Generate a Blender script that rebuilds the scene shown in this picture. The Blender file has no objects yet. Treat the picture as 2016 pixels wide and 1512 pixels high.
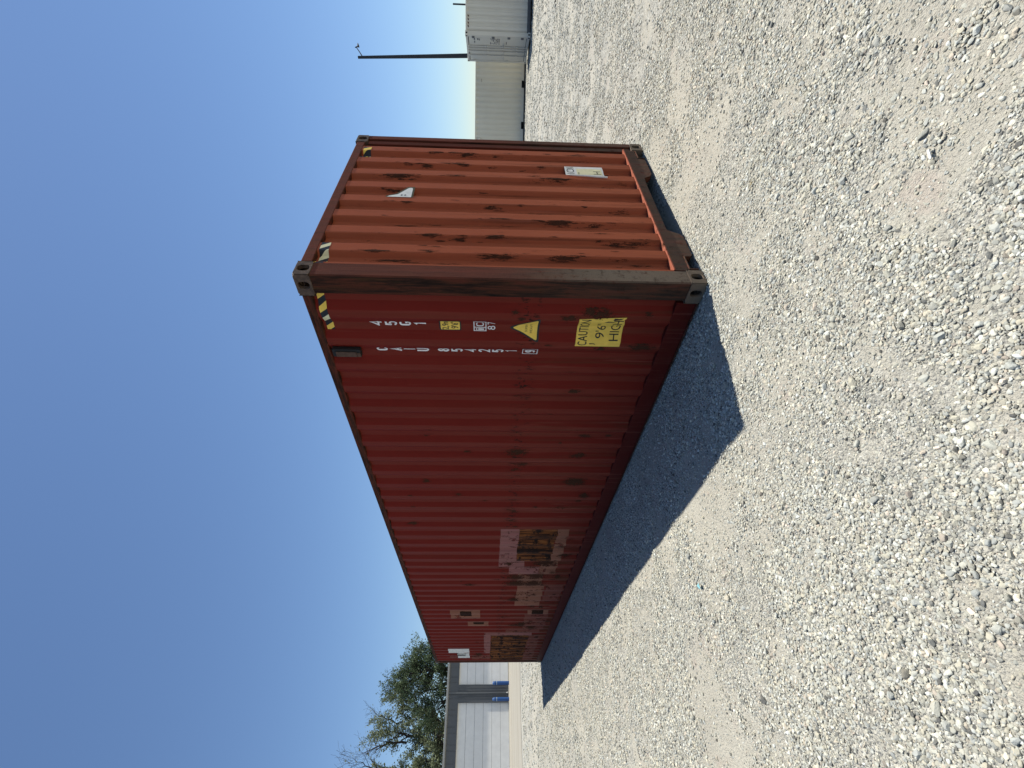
import bpy, bmesh, math, random
import numpy as np
from mathutils import Vector, Matrix, Euler, noise as mnoise

R = math.radians
rng = np.random.default_rng(7)
random.seed(7)
scene = bpy.context.scene
COL = scene.collection

# ------------------------------------------------------------------ camera
CAM = Vector((1.8856, -2.7530, 1.5385))
fwd = Vector((-0.77096302, 0.63589156, -0.03546751)).normalized()
rgt = Vector((0.63591255, 0.77166562, 0.01214062)).normalized()
upv = rgt.cross(fwd).normalized()
cd = bpy.data.cameras.new('camera')
cam = bpy.data.objects.new('camera', cd)
COL.objects.link(cam)
# the phone was held sideways: the picture's right-hand direction is the world's "down"
M = Matrix((-upv, rgt, -fwd)).transposed().to_4x4()
M.translation = CAM
cam.matrix_world = M
cd.sensor_fit = 'HORIZONTAL'
cd.sensor_width = 36.0
cd.lens = 36.0 * 910.774 / 2016.0
cd.shift_x = 13.865 / 2016.0
cd.shift_y = 55.455 / 2016.0
cd.clip_start = 0.05
cd.clip_end = 3000
scene.camera = cam

# ------------------------------------------------------------------ light
SUN_EL = R(69.0)
SUN_AZ = R(76.8)          # counter-clockwise from +X
SUN_STRENGTH = 5.0
SKY_STRENGTH = 0.086
EXPOSURE = 0.58
ALBEDO = 0.72             # surface colours below were picked by eye; this brings them to measured reflectances
world = bpy.data.worlds.new('World')
scene.world = world
world.use_nodes = True
wn = world.node_tree
wn.nodes.clear()
sky = wn.nodes.new('ShaderNodeTexSky')
sky.sky_type = 'NISHITA'
sky.sun_disc = False
sky.sun_elevation = SUN_EL
sky.sun_rotation = R(90) - SUN_AZ
sky.air_density = 1.0
sky.dust_density = 0.15
sky.ozone_density = 6.0
sky.altitude = 0
bg = wn.nodes.new('ShaderNodeBackground')
bg.inputs['Strength'].default_value = SKY_STRENGTH
wo = wn.nodes.new('ShaderNodeOutputWorld')
wn.links.new(sky.outputs[0], bg.inputs[0])
wn.links.new(bg.outputs[0], wo.inputs[0])
sd = bpy.data.lights.new('sun', 'SUN')
sd.energy = SUN_STRENGTH
sd.angle = R(0.5)
sd.color = (1.0, 0.965, 0.87)
sun = bpy.data.objects.new('sun', sd)
COL.objects.link(sun)
sdir = Vector((math.cos(SUN_EL) * math.cos(SUN_AZ), math.cos(SUN_EL) * math.sin(SUN_AZ), math.sin(SUN_EL)))
sun.rotation_euler = (-sdir).to_track_quat('-Z', 'Y').to_euler()
sun.location = (0, 0, 30)
vs = scene.view_settings
vs.view_transform = 'Standard'
vs.look = 'None'
vs.exposure = EXPOSURE
vs.gamma = 1.0
vs.use_curve_mapping = False
scene.cycles.max_bounces = 6
scene.cycles.diffuse_bounces = 4
scene.cycles.transparent_max_bounces = 32

# ------------------------------------------------------------------ helpers
def setp(o, label=None, cat=None, group=None, kind=None):
    if label: o['label'] = label
    if cat: o['category'] = cat
    if group: o['group'] = group
    if kind: o['kind'] = kind
    return o

def empty(name, loc=(0, 0, 0), rz=0.0, label=None, cat=None, group=None):
    o = bpy.data.objects.new(name, None)
    o.empty_display_size = 0.3
    o.location = loc
    o.rotation_euler = (0, 0, rz)
    COL.objects.link(o)
    return setp(o, label, cat, group)

def mesh_obj(name, me, mat=None, parent=None, smooth=False):
    o = bpy.data.objects.new(name, me)
    COL.objects.link(o)
    if mat is not None:
        for m in (mat if isinstance(mat, (list, tuple)) else [mat]):
            me.materials.append(m)
    if parent is not None: o.parent = parent
    if smooth:
        me.polygons.foreach_set('use_smooth', [True] * len(me.polygons))
    return o

def bm_obj(name, bm, mat=None, parent=None, smooth=False):
    me = bpy.data.meshes.new(name)
    bm.normal_update()
    bm.to_mesh(me)
    bm.free()
    return mesh_obj(name, me, mat, parent, smooth)

def add_box(bm, x0, x1, y0, y1, z0, z1, bev=0.0, mi=0):
    r = bmesh.ops.create_cube(bm, size=1.0)
    vs_ = r['verts']
    for v in vs_:
        v.co = Vector(((x0 + x1) / 2 + v.co.x * (x1 - x0), (y0 + y1) / 2 + v.co.y * (y1 - y0), (z0 + z1) / 2 + v.co.z * (z1 - z0)))
    fs = {f for v in vs_ for f in v.link_faces}
    for f in fs: f.material_index = mi
    if bev > 0:
        es = list({e for v in vs_ for e in v.link_edges})
        b = bmesh.ops.bevel(bm, geom=es, offset=bev, segments=2, profile=0.5, affect='EDGES')
        for f in b['faces']: f.material_index = mi

def box_obj(name, a, b, mat, parent=None, bev=0.0):
    bm = bmesh.new()
    add_box(bm, a[0], b[0], a[1], b[1], a[2], b[2], bev)
    return bm_obj(name, bm, mat, parent)

def tube(bm, pts, rad, seg=8, caps=True):
    rings = []
    n = len(pts)
    pts = [Vector(p) for p in pts]
    for i, p in enumerate(pts):
        t = (pts[min(i + 1, n - 1)] - pts[max(i - 1, 0)]).normalized()
        a = t.orthogonal().normalized() if i == 0 else (prev_a - t * prev_a.dot(t)).normalized()
        prev_a = a
        b = t.cross(a)
        r = rad[i] if isinstance(rad, (list, tuple)) else rad
        rings.append([bm.verts.new(p + (a * math.cos(2 * math.pi * k / seg) + b * math.sin(2 * math.pi * k / seg)) * r) for k in range(seg)])
    for i in range(n - 1):
        for k in range(seg):
            bm.faces.new((rings[i][k], rings[i][(k + 1) % seg], rings[i + 1][(k + 1) % seg], rings[i + 1][k]))
    if caps:
        bm.faces.new(rings[0][::-1])
        bm.faces.new(rings[-1])

# ------------------------------------------------------------------ node helpers
class NT:
    def __init__(s, name):
        s.m = bpy.data.materials.new(name)
        s.m.use_nodes = True
        s.t = s.m.node_tree
        s.t.nodes.clear()
        s.out = s.t.nodes.new('ShaderNodeOutputMaterial')
        s.b = s.t.nodes.new('ShaderNodeBsdfPrincipled')
        s.t.links.new(s.b.outputs[0], s.out.inputs[0])
        s._co = None
    def n(s, ty, **kw):
        nd = s.t.nodes.new(ty)
        for k, v in kw.items(): setattr(nd, k, v)
        return nd
    def l(s, a, b): s.t.links.new(a, b)
    def co(s):
        if s._co is None: s._co = s.n('ShaderNodeTexCoord').outputs['Object']
        return s._co
    def pos(s): return s.n('ShaderNodeNewGeometry').outputs['Position']
    def put(s, sock, v):
        if hasattr(v, 'is_output') or isinstance(v, bpy.types.NodeSocket): s.l(v, sock)
        elif isinstance(v, (tuple, list)) and len(v) == 3 and sock.type == 'RGBA': sock.default_value = (*v, 1)
        else: sock.default_value = v
    def map(s, src, scale, loc=(0, 0, 0)):
        m = s.n('ShaderNodeMapping')
        m.inputs['Scale'].default_value = scale
        m.inputs['Location'].default_value = loc
        s.l(src, m.inputs[0])
        return m.outputs[0]
    def noise(s, src, scale, detail=4, rough=0.55, dist=0.0):
        m = s.n('ShaderNodeTexNoise')
        m.inputs['Scale'].default_value = scale
        m.inputs['Detail'].default_value = detail
        m.inputs['Roughness'].default_value = rough
        m.inputs['Distortion'].default_value = dist
        s.l(src, m.inputs['Vector'])
        return m.outputs[0]
    def vor(s, src, scale, feature='F1', rand=1.0):
        m = s.n('ShaderNodeTexVoronoi', feature=feature)
        m.inputs['Scale'].default_value = scale
        m.inputs['Randomness'].default_value = rand
        s.l(src, m.inputs['Vector'])
        return m
    def ramp(s, src, a, b, c0=0.0, c1=1.0):
        m = s.n('ShaderNodeMapRange')
        m.inputs[1].default_value = a; m.inputs[2].default_value = b
        m.inputs[3].default_value = c0; m.inputs[4].default_value = c1
        s.put(m.inputs[0], src)
        return m.outputs[0]
    def smooth(s, src, a, b, c0=0.0, c1=1.0):
        m = s.n('ShaderNodeMapRange', interpolation_type='SMOOTHSTEP')
        m.inputs[1].default_value = a; m.inputs[2].default_value = b
        m.inputs[3].default_value = c0; m.inputs[4].default_value = c1
        s.put(m.inputs[0], src)
        return m.outputs[0]
    def math(s, op, a, b=0.0, clamp=False):
        m = s.n('ShaderNodeMath', operation=op, use_clamp=clamp)
        s.put(m.inputs[0], a); s.put(m.inputs[1], b)
        return m.outputs[0]
    def mix(s, f, a, b, mode='MIX'):
        m = s.n('ShaderNodeMix', data_type='RGBA', blend_type=mode)
        s.put(m.inputs[0], f); s.put(m.inputs[6], a); s.put(m.inputs[7], b)
        return m.outputs[2]
    def sep(s, src):
        m = s.n('ShaderNodeSeparateXYZ'); s.l(src, m.inputs[0]); return m.outputs
    def cramp(s, src, stops):
        m = s.n('ShaderNodeValToRGB')
        e = m.color_ramp.elements
        while len(e) < len(stops): e.new(0.5)
        for i, (p, c) in enumerate(stops):
            e[i].position = p; e[i].color = (*c, 1)
        s.put(m.inputs[0], src)
        return m.outputs[0]
    def bump(s, h, strength=0.3, dist=0.01, normal=None):
        m = s.n('ShaderNodeBump')
        m.inputs['Strength'].default_value = strength
        m.inputs['Distance'].default_value = dist
        s.l(h, m.inputs['Height'])
        if normal is not None: s.l(normal, m.inputs['Normal'])
        return m.outputs[0]
    def fin(s, col, rough=0.6, bump=None, metal=0.0, spec=0.5, alb=None):
        alb = ALBEDO if alb is None else alb
        k = alb
        if isinstance(col, (tuple, list)): col = tuple(x * k for x in col)
        else: col = s.mix(1.0, col, (k, k, k), 'MULTIPLY')
        s.put(s.b.inputs['Base Color'], col)
        s.put(s.b.inputs['Roughness'], rough)
        s.b.inputs['Metallic'].default_value = metal
        s.b.inputs['Specular IOR Level'].default_value = spec
        if bump is not None: s.l(bump, s.b.inputs['Normal'])
        return s.m

def simple(name, col, rough=0.6, var=0.12, scale=6.0, bump=0.05, spec=0.3, metal=0.0, alb=None):
    t = NT(name)
    n1 = t.noise(t.co(), scale, 5, 0.6)
    c = t.mix(t.ramp(n1, 0.3, 0.7), tuple(x * (1 - var) for x in col), tuple(min(1, x * (1 + var)) for x in col))
    n2 = t.noise(t.co(), scale * 12, 3, 0.6)
    return t.fin(c, rough, t.bump(n2, bump, 0.01), metal, spec, alb)

# ---------------- red container paint
def container_paint(name, c_a, c_b, rust_amt=0.5, streak=0.5, axis='x', zlow=1.3, rough=0.55, dirt=0.0, far=False):
    t = NT(name)
    co = t.co()
    s = t.sep(co)
    big = t.noise(co, 0.9, 4, 0.6)
    c = t.mix(t.ramp(big, 0.3, 0.7), c_a, c_b)
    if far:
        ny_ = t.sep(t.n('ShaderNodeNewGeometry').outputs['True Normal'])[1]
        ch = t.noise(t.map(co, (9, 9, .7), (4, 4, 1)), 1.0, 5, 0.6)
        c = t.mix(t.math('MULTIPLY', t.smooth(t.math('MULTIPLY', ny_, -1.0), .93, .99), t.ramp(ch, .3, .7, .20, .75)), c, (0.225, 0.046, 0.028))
    # long vertical weathering streaks
    st = t.noise(t.map(co, (22, 22, 0.55)), 1.0, 5, 0.62, 0.3)
    zmask = t.smooth(s[2], zlow + 0.35, zlow - 0.6)
    lowf = t.math('MULTIPLY', t.smooth(st, 0.50, 0.68), t.math('ADD', t.math('MULTIPLY', zmask, 0.75), 0.25))
    c = t.mix(t.math('MULTIPLY', lowf, streak), c, (0.13, 0.040, 0.02))
    st2 = t.noise(t.map(co, (46, 46, 1.3), (3, 1, 2)), 1.0, 5, 0.6)
    hl = t.math('MULTIPLY', t.smooth(st2, 0.56, 0.72), t.math('ADD', t.math('MULTIPLY', zmask, 0.30), 0.10))
    c = t.mix(hl, c, (0.38, 0.13, 0.09))
    if far:
        fm = t.math('MULTIPLY', t.smooth(t.math('MULTIPLY', s[0], -1.0), 3.4, 5.5), t.smooth(s[2], 1.25, 0.35))
        f1 = t.noise(t.map(co, (20, 20, 1.1), (2, 8, 4)), 1.0, 6, 0.66, 0.4)
        c = t.mix(t.math('MULTIPLY', fm, t.smooth(f1, 0.42, 0.62, 0, 0.75)), c, (0.10, 0.040, 0.018))
        f2 = t.noise(t.map(co, (26, 26, 1.0), (6, 3, 9)), 1.0, 6, 0.66, 0.4)
        c = t.mix(t.math('MULTIPLY', fm, t.smooth(f2, 0.55, 0.70, 0, 0.6)), c, (0.34, 0.15, 0.10))
        # a band of rubbing at chest height
        bm_ = t.math('MULTIPLY', t.smooth(s[2], 1.10, 1.22), t.smooth(s[2], 1.36, 1.26))
        f3 = t.noise(t.map(co, (34, 34, 16)), 1.0, 6, 0.7, 0.5)
        c = t.mix(t.math('MULTIPLY', bm_, t.smooth(f3, 0.54, 0.61)), c, (0.035, 0.014, 0.010))
    # pale chalky scratches
    sc = t.noise(t.map(co, (70, 70, 4), (9, 2, 0)), 1.0, 4, 0.7)
    c = t.mix(t.math('MULTIPLY', t.smooth(sc, 0.68, 0.80), 0.5), c, (0.5, 0.30, 0.24))
    # rust spots
    r1 = t.noise(t.map(co, (13, 13, 3.2), (1.3, 4.1, 7.7)), 1.0, 8, 0.70, 0.5)
    r2 = t.noise(co, 1.7, 3, 0.5)
    thr = t.math('ADD', r1, t.math('MULTIPLY', t.math('SUBTRACT', r2, 0.5), 0.35))
    rm = t.smooth(thr, 0.735 - 0.12 * rust_amt, 0.765 - 0.12 * rust_amt)
    rustc = t.mix(t.noise(co, 60, 4, 0.7), (0.022, 0.010, 0.008), (0.12, 0.045, 0.02))
    c = t.mix(rm, c, rustc)
    # orange blooming round the rust
    bl = t.smooth(thr, 0.66 - 0.12 * rust_amt, 0.76 - 0.12 * rust_amt)
    c = t.mix(t.math('MULTIPLY', t.math('SUBTRACT', bl, rm, True), 0.35), c, (0.13, 0.04, 0.02))
    if dirt > 0:
        dn = t.noise(co, 5, 6, 0.7)
        dm = t.math('MULTIPLY', t.smooth(s[2], 0.45, 0.0), t.smooth(dn, 0.3, 0.7))
        c = t.mix(t.math('MULTIPLY', dm, dirt), c, (0.20, 0.15, 0.11))
    rr = t.mix(rm, (rough,) * 3, (0.9,) * 3)
    fine = t.noise(co, 240, 3, 0.6)
    dent = t.noise(co, 3.2, 2, 0.5)
    h = t.math('ADD', t.math('MULTIPLY', fine, 0.05), t.math('MULTIPLY', dent, 1.2))
    h = t.math('ADD', h, t.math('MULTIPLY', rm, -0.10))
    return t.fin(c, rr, t.bump(h, 0.35, 0.006), 0.0, 0.06)

def rusty_post(name, lowgrey=1.0, heavy=0.5, sc=(26, 26, 2.2)):
    t = NT(name)
    co = t.co(); s = t.sep(co)
    n1 = t.noise(t.map(co, sc), 1.0, 8, 0.68, 0.4)
    c = t.cramp(t.math('ADD', n1, (heavy - 0.5) * 0.3), [(0.34, (0.15, 0.034, 0.022)), (0.46, (0.095, 0.030, 0.016)), (0.55, (0.045, 0.019, 0.012)), (0.66, (0.014, 0.008, 0.006))])
    ol = t.noise(t.map(co, (14, 14, 3), (5, 5, 5)), 1.0, 5, 0.6)
    c = t.mix(t.math('MULTIPLY', t.smooth(ol, 0.55, 0.7), 0.5), c, (0.085, 0.045, 0.016))
    g = t.math('MULTIPLY', t.smooth(s[2], 1.7, 0.5), t.smooth(t.noise(co, 14, 6, 0.7), 0.28, 0.5))
    nx_ = t.sep(t.n('ShaderNodeNewGeometry').outputs['True Normal'])[0]
    g = t.math('MULTIPLY', g, t.smooth(nx_, 0.5, 0.9, 0.12, 1.0))
    c = t.mix(t.math('MULTIPLY', g, lowgrey), c, t.mix(t.noise(co, 120, 3, 0.7), (0.17, 0.128, 0.092), (0.27, 0.210, 0.155)))
    nred = t.math('MULTIPLY', t.smooth(nx_, 0.5, 0.9, 0, 0.55), t.smooth(s[2], 0.9, 1.6))
    c = t.mix(nred, c, (0.20, 0.062, 0.042))
    h = t.noise(co, 90, 5, 0.7)
    return t.fin(c, 0.85, t.bump(t.math('ADD', h, t.math('MULTIPLY', n1, 2.0)), 0.5, 0.004), 0, 0.12)

def patch_rust(name):
    t = NT(name)
    co = t.co()
    n1 = t.noise(t.map(co, (30, 30, 2.0)), 1.0, 8, 0.70, 0.6)
    c = t.cramp(n1, [(0.40, (0.018, 0.008, 0.006)), (0.48, (0.075, 0.024, 0.010)), (0.55, (0.29, 0.090, 0.020)), (0.68, (0.38, 0.145, 0.050))])
    d = t.noise(t.map(co, (5, 5, 9), (2, 0, 1)), 1.0, 7, 0.7)
    c = t.mix(t.smooth(d, 0.50, 0.60), c, (0.022, 0.010, 0.007))
    return t.fin(c, 0.9, t.bump(n1, 0.5, 0.004), 0, 0.2)

def patch_fade(name, col):
    t = NT(name)
    co = t.co(); s = t.sep(co)
    st = t.noise(t.map(co, (30, 30, 0.9)), 1.0, 5, 0.6, 0.3)
    c = t.mix(t.ramp(st, 0.35, 0.65), tuple(x * 0.82 for x in col), tuple(x * 1.12 for x in col))
    r1 = t.noise(t.map(co, (12, 12, 6), (3, 3, 3)), 1.0, 7, 0.7, 0.6)
    rm = t.smooth(r1, 0.63, 0.67)
    c = t.mix(rm, c, (0.05, 0.02, 0.012))
    dr = t.noise(t.map(co, (40, 40, 0.8), (7, 3, 3)), 1.0, 5, 0.6)
    c = t.mix(t.math('MULTIPLY', t.smooth(dr, 0.55, 0.7), 0.5), c, (0.20, 0.10, 0.05))
    wr = t.noise(t.map(co, (7, 7, 5), (1, 6, 2)), 1.0, 7, 0.72, 0.4)
    t.fin(c, 0.7, None, 0, 0.15)
    t.l(t.smooth(wr, 0.36, 0.45, 0.15, 1.0), t.b.inputs['Alpha'])
    return t.m

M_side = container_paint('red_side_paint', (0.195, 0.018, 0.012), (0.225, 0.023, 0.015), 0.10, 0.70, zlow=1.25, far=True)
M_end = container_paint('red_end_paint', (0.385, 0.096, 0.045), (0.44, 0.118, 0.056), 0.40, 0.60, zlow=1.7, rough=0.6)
M_ledge = container_paint('worn_ledge_paint', (0.30, 0.085, 0.05), (0.38, 0.13, 0.08), 0.9, 0.6, zlow=1.7, rough=0.6)
M_post_near = rusty_post('rusty_post_paint', 0.9, 0.56)
M_rail = rusty_post('dirty_rail_paint', 0.38, 0.34)
M_toprail = rusty_post('top_rail_paint', 0.0, 0.44, (5, 14, 40))
M_lowrail = container_paint('low_rail_paint', (0.105, 0.010, 0.008), (0.13, 0.014, 0.010), 0.4, 0.3, zlow=3, dirt=0.05)
M_rustpatch = patch_rust('bare_rust')
M_fade = patch_fade('faded_pink_paint', (0.38, 0.150, 0.130))
M_fade2 = patch_fade('faded_ochre_paint', (0.34, 0.135, 0.082))
M_fade3 = patch_fade('faded_red_paint', (0.24, 0.065, 0.045))
def casting_mat():
    t = NT('casting_steel')
    co = t.co(); s = t.sep(co)
    n = t.noise(co, 22, 7, 0.7)
    c = t.cramp(n, [(0.35, (0.055, 0.034, 0.023)), (0.5, (0.105, 0.064, 0.042)), (0.65, (0.18, 0.115, 0.075))])
    c = t.mix(t.math('MULTIPLY', t.smooth(s[2], 0.3, 0.0), 0.7), c, (0.23, 0.17, 0.115))
    return t.fin(c, 0.75, t.bump(t.noise(co, 60, 5, 0.7), 0.5, 0.004), 0, 0.4)
M_cast = casting_mat()
M_black = simple('black_void', (0.006, 0.006, 0.006), 0.9, 0.1)
M_under = simple('underframe_steel', (0.03, 0.025, 0.02), 0.9)
M_white = simple('white_lettering', (0.78, 0.75, 0.72), 0.5, 0.1, 30, alb=1.0)
M_yel = simple('yellow_vinyl', (0.80, 0.54, 0.085), 0.5, 0.10, 14, alb=1.0)
M_ypale = simple('pale_yellow_vinyl', (0.72, 0.66, 0.40), 0.45, 0.12, 14, alb=0.95)
M_blk = simple('black_print', (0.02, 0.02, 0.022), 0.5, 0.1, 30)
M_whv = simple('white_vinyl', (0.70, 0.68, 0.63), 0.5, 0.1, 20, alb=0.95)
M_greyp = simple('faded_print', (0.22, 0.22, 0.24), 0.7)
M_vent = simple('vent_plastic', (0.115, 0.068, 0.048), 0.7, 0.3, 20, 0.1, 0.15)
M_ventdark = simple('vent_dark', (0.02, 0.017, 0.016), 0.7)
def scuff_mat(name, sc1, base):
    t = NT(name)
    co = t.co()
    uv = t.n('ShaderNodeTexCoord').outputs['UV']
    ln = t.n('ShaderNodeVectorMath', operation='LENGTH'); t.l(uv, ln.inputs[0])
    n1 = t.noise(t.map(co, sc1), 1.0, 8, 0.72, 0.8)
    n2 = t.noise(t.map(co, (160, 160, 90)), 1.0, 4, 0.7)
    m = t.math('ADD', t.math('MULTIPLY', n1, 1.25), t.math('MULTIPLY', n2, 0.25))
    m = t.math('SUBTRACT', m, t.math('MULTIPLY', ln.outputs['Value'], 0.36))
    am = t.n('ShaderNodeAttribute', attribute_name='amt').outputs['Fac']
    m = t.math('SUBTRACT', m, t.math('MULTIPLY', am, 0.24))
    a = t.smooth(m, base, base + 0.06)
    c = t.mix(t.noise(co, 90, 4, 0.7), (0.024, 0.012, 0.009), (0.13, 0.050, 0.026))
    t.fin(c, 0.9, None, 0, 0.1)
    t.l(a, t.b.inputs['Alpha'])
    return t.m
M_scuff = scuff_mat('bare_scuff', (60, 60, 26), 0.455)
M_scuff_end = scuff_mat('bare_scuff_streaked', (95, 95, 12), 0.52)
M_darkrust = simple('dark_rust', (0.045, 0.020, 0.012), 0.9, 0.5, 40, 0.3, 0.1)

# ================================================================== CONTAINER GEOMETRY
def side_profile(pitch, s0, wo, ws, depth, base, u_lo, u_hi):
    """list of (u, d) breakpoints; u distance along wall, d = depth behind the wall plane.
       outer flat of width wo begins at s0 + k*pitch, slope ws, inner flat, slope ws"""
    pts = []
    k = int(math.floor((u_lo - s0) / pitch)) - 1
    while s0 + k * pitch < u_hi + pitch:
        a = s0 + k * pitch
        pts += [(a, base), (a + wo, base), (a + wo + ws, base + depth), (a + pitch - ws, base + depth)]
        k += 1
    return pts

def prof_eval(pts, u):
    for (a, da), (b, db) in zip(pts, pts[1:]):
        if a <= u <= b:
            return da if b - a < 1e-9 else da + (db - da) * (u - a) / (b - a)
    return pts[0][1] if u < pts[0][0] else pts[-1][1]

SIDE = side_profile(0.2755, 0.302, 0.070, 0.068, 0.036, 0.008, 0.16, 12.03)   # u = distance from the near post, along -X
ENDP = side_profile(0.2525, 0.317, 0.103, 0.024, 0.045, 0.0065, 0.16, 2.28)    # u = y

def clip_prof(pts, lo, hi):
    return [(lo, prof_eval(pts, lo))] + [p for p in pts if lo < p[0] < hi] + [(hi, prof_eval(pts, hi))]

def panel_mesh(pts, z0, z1, place, nz=6, jitter=0.0):
    bm = bmesh.new()
    rows = []
    zs = [z0 + (z1 - z0) * i / nz for i in range(nz + 1)]
    # round every fold a little
    fine = []
    for i, (u, d) in enumerate(pts):
        if 0 < i < len(pts) - 1:
            (u0, d0), (u1, d1) = pts[i - 1], pts[i + 1]
            r = 0.007
            l0 = math.hypot(u - u0, d - d0); l1 = math.hypot(u1 - u, d1 - d)
            if l0 > 3 * r and l1 > 3 * r:
                fine.append((u - (u - u0) / l0 * r, d - (d - d0) / l0 * r))
                mu = u + ((u1 - u) / l1 - (u - u0) / l0) * r * 0.25
                md = d + ((d1 - d) / l1 - (d - d0) / l0) * r * 0.25
                fine.append((mu, md))
                fine.append((u + (u1 - u) / l1 * r, d + (d1 - d) / l1 * r))
                continue
        fine.append((u, d))
    for z in zs:
        row = []
        for (u, d) in fine:
            dd = d + (mnoise.noise(Vector((u * 1.6, z * 1.4, 3.3))) * jitter if 0.01 < z < 10 else 0)
            row.append(bm.verts.new(place(u, dd, z)))
        rows.append(row)
    for i in range(nz):
        for j in range(len(fine) - 1):
            bm.faces.new((rows[i][j], rows[i][j + 1], rows[i + 1][j + 1], rows[i + 1][j]))
    return bm

P_side = lambda u, d, z: Vector((-u, d, z))
P_end = lambda u, d, z: Vector((-d, u, z))
P_side_b = lambda u, d, z: Vector((-u, 2.438 - d, z))

def conform(bm2d, prof, place, off=0.0015):
    """bm2d: flat mesh, x = u, y = z. cut it along the folds and lay it on the corrugated wall"""
    us = [v.co.x for v in bm2d.verts]
    if not us: return bm2d
    lo, hi = min(us), max(us)
    extra = []
    for (u, d) in prof:
        extra += [u - 0.0035, u + 0.0035]
    for u in sorted(set(extra)):
        if lo < u < hi:
            bmesh.ops.bisect_plane(bm2d, geom=bm2d.verts[:] + bm2d.edges[:] + bm2d.faces[:], dist=1e-6, plane_co=(u, 0, 0), plane_no=(1, 0, 0))
    for v in bm2d.verts:
        u, z, w = v.co.x, v.co.y, v.co.z
        v.co = place(u, prof_eval(prof, u) - off - w, z)
    return bm2d

def poly2d(bm, pts, mi=0, w=0.0):
    vs_ = [bm.verts.new((p[0], p[1], w)) for p in pts]
    try:
        f = bm.faces.new(vs_)
    except ValueError:
        return
    f.material_index = mi
    bmesh.ops.triangulate(bm, faces=[f])

def rect2d(bm, u0, u1, z0, z1, mi=0, w=0.0):
    poly2d(bm, [(u0, z0), (u1, z0), (u1, z1), (u0, z1)], mi, w)

_font_cache = {}
def text_tris(s):
    if s in _font_cache: return _font_cache[s]
    cu = bpy.data.curves.new('tmp_txt', 'FONT')
    cu.body = s
    cu.resolution_u = 3
    cu.offset = -0.004
    ob = bpy.data.objects.new('tmp_txt', cu)
    COL.objects.link(ob)
    dg = bpy.context.evaluated_depsgraph_get()
    me = bpy.data.meshes.new_from_object(ob.evaluated_get(dg))
    co = np.array([v.co[:2] for v in me.vertices])
    fs = [tuple(p.vertices) for p in me.polygons]
    bpy.data.objects.remove(ob); bpy.data.curves.remove(cu); bpy.data.meshes.remove(me)
    if len(co):
        mn = co.min(0); mx = co.max(0)
        co = (co - mn) / np.maximum(mx - mn, 1e-6)
    _font_cache[s] = (co, fs)
    return co, fs

def text2d(bm, s, u_left, u_right, z0, z1, mi=0, w=0.0, bold=0.0):
    """fit the glyphs of s into the box; u_left is where the reader's left is"""
    co, fs = text_tris(s)
    for (du, dz) in ([(0, 0)] if bold == 0 else [(-bold, 0), (bold, 0), (0, bold), (0, -bold)]):
        vv = [bm.verts.new((u_left + (u_right - u_left) * c[0] + du, z0 + (z1 - z0) * c[1] + dz, w)) for c in co]
        for f in fs:
            try:
                g = bm.faces.new([vv[i] for i in f])
                g.material_index = mi
            except ValueError:
                pass
        w += 0.00015
    # triangulate big faces so that the cuts are clean

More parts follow.
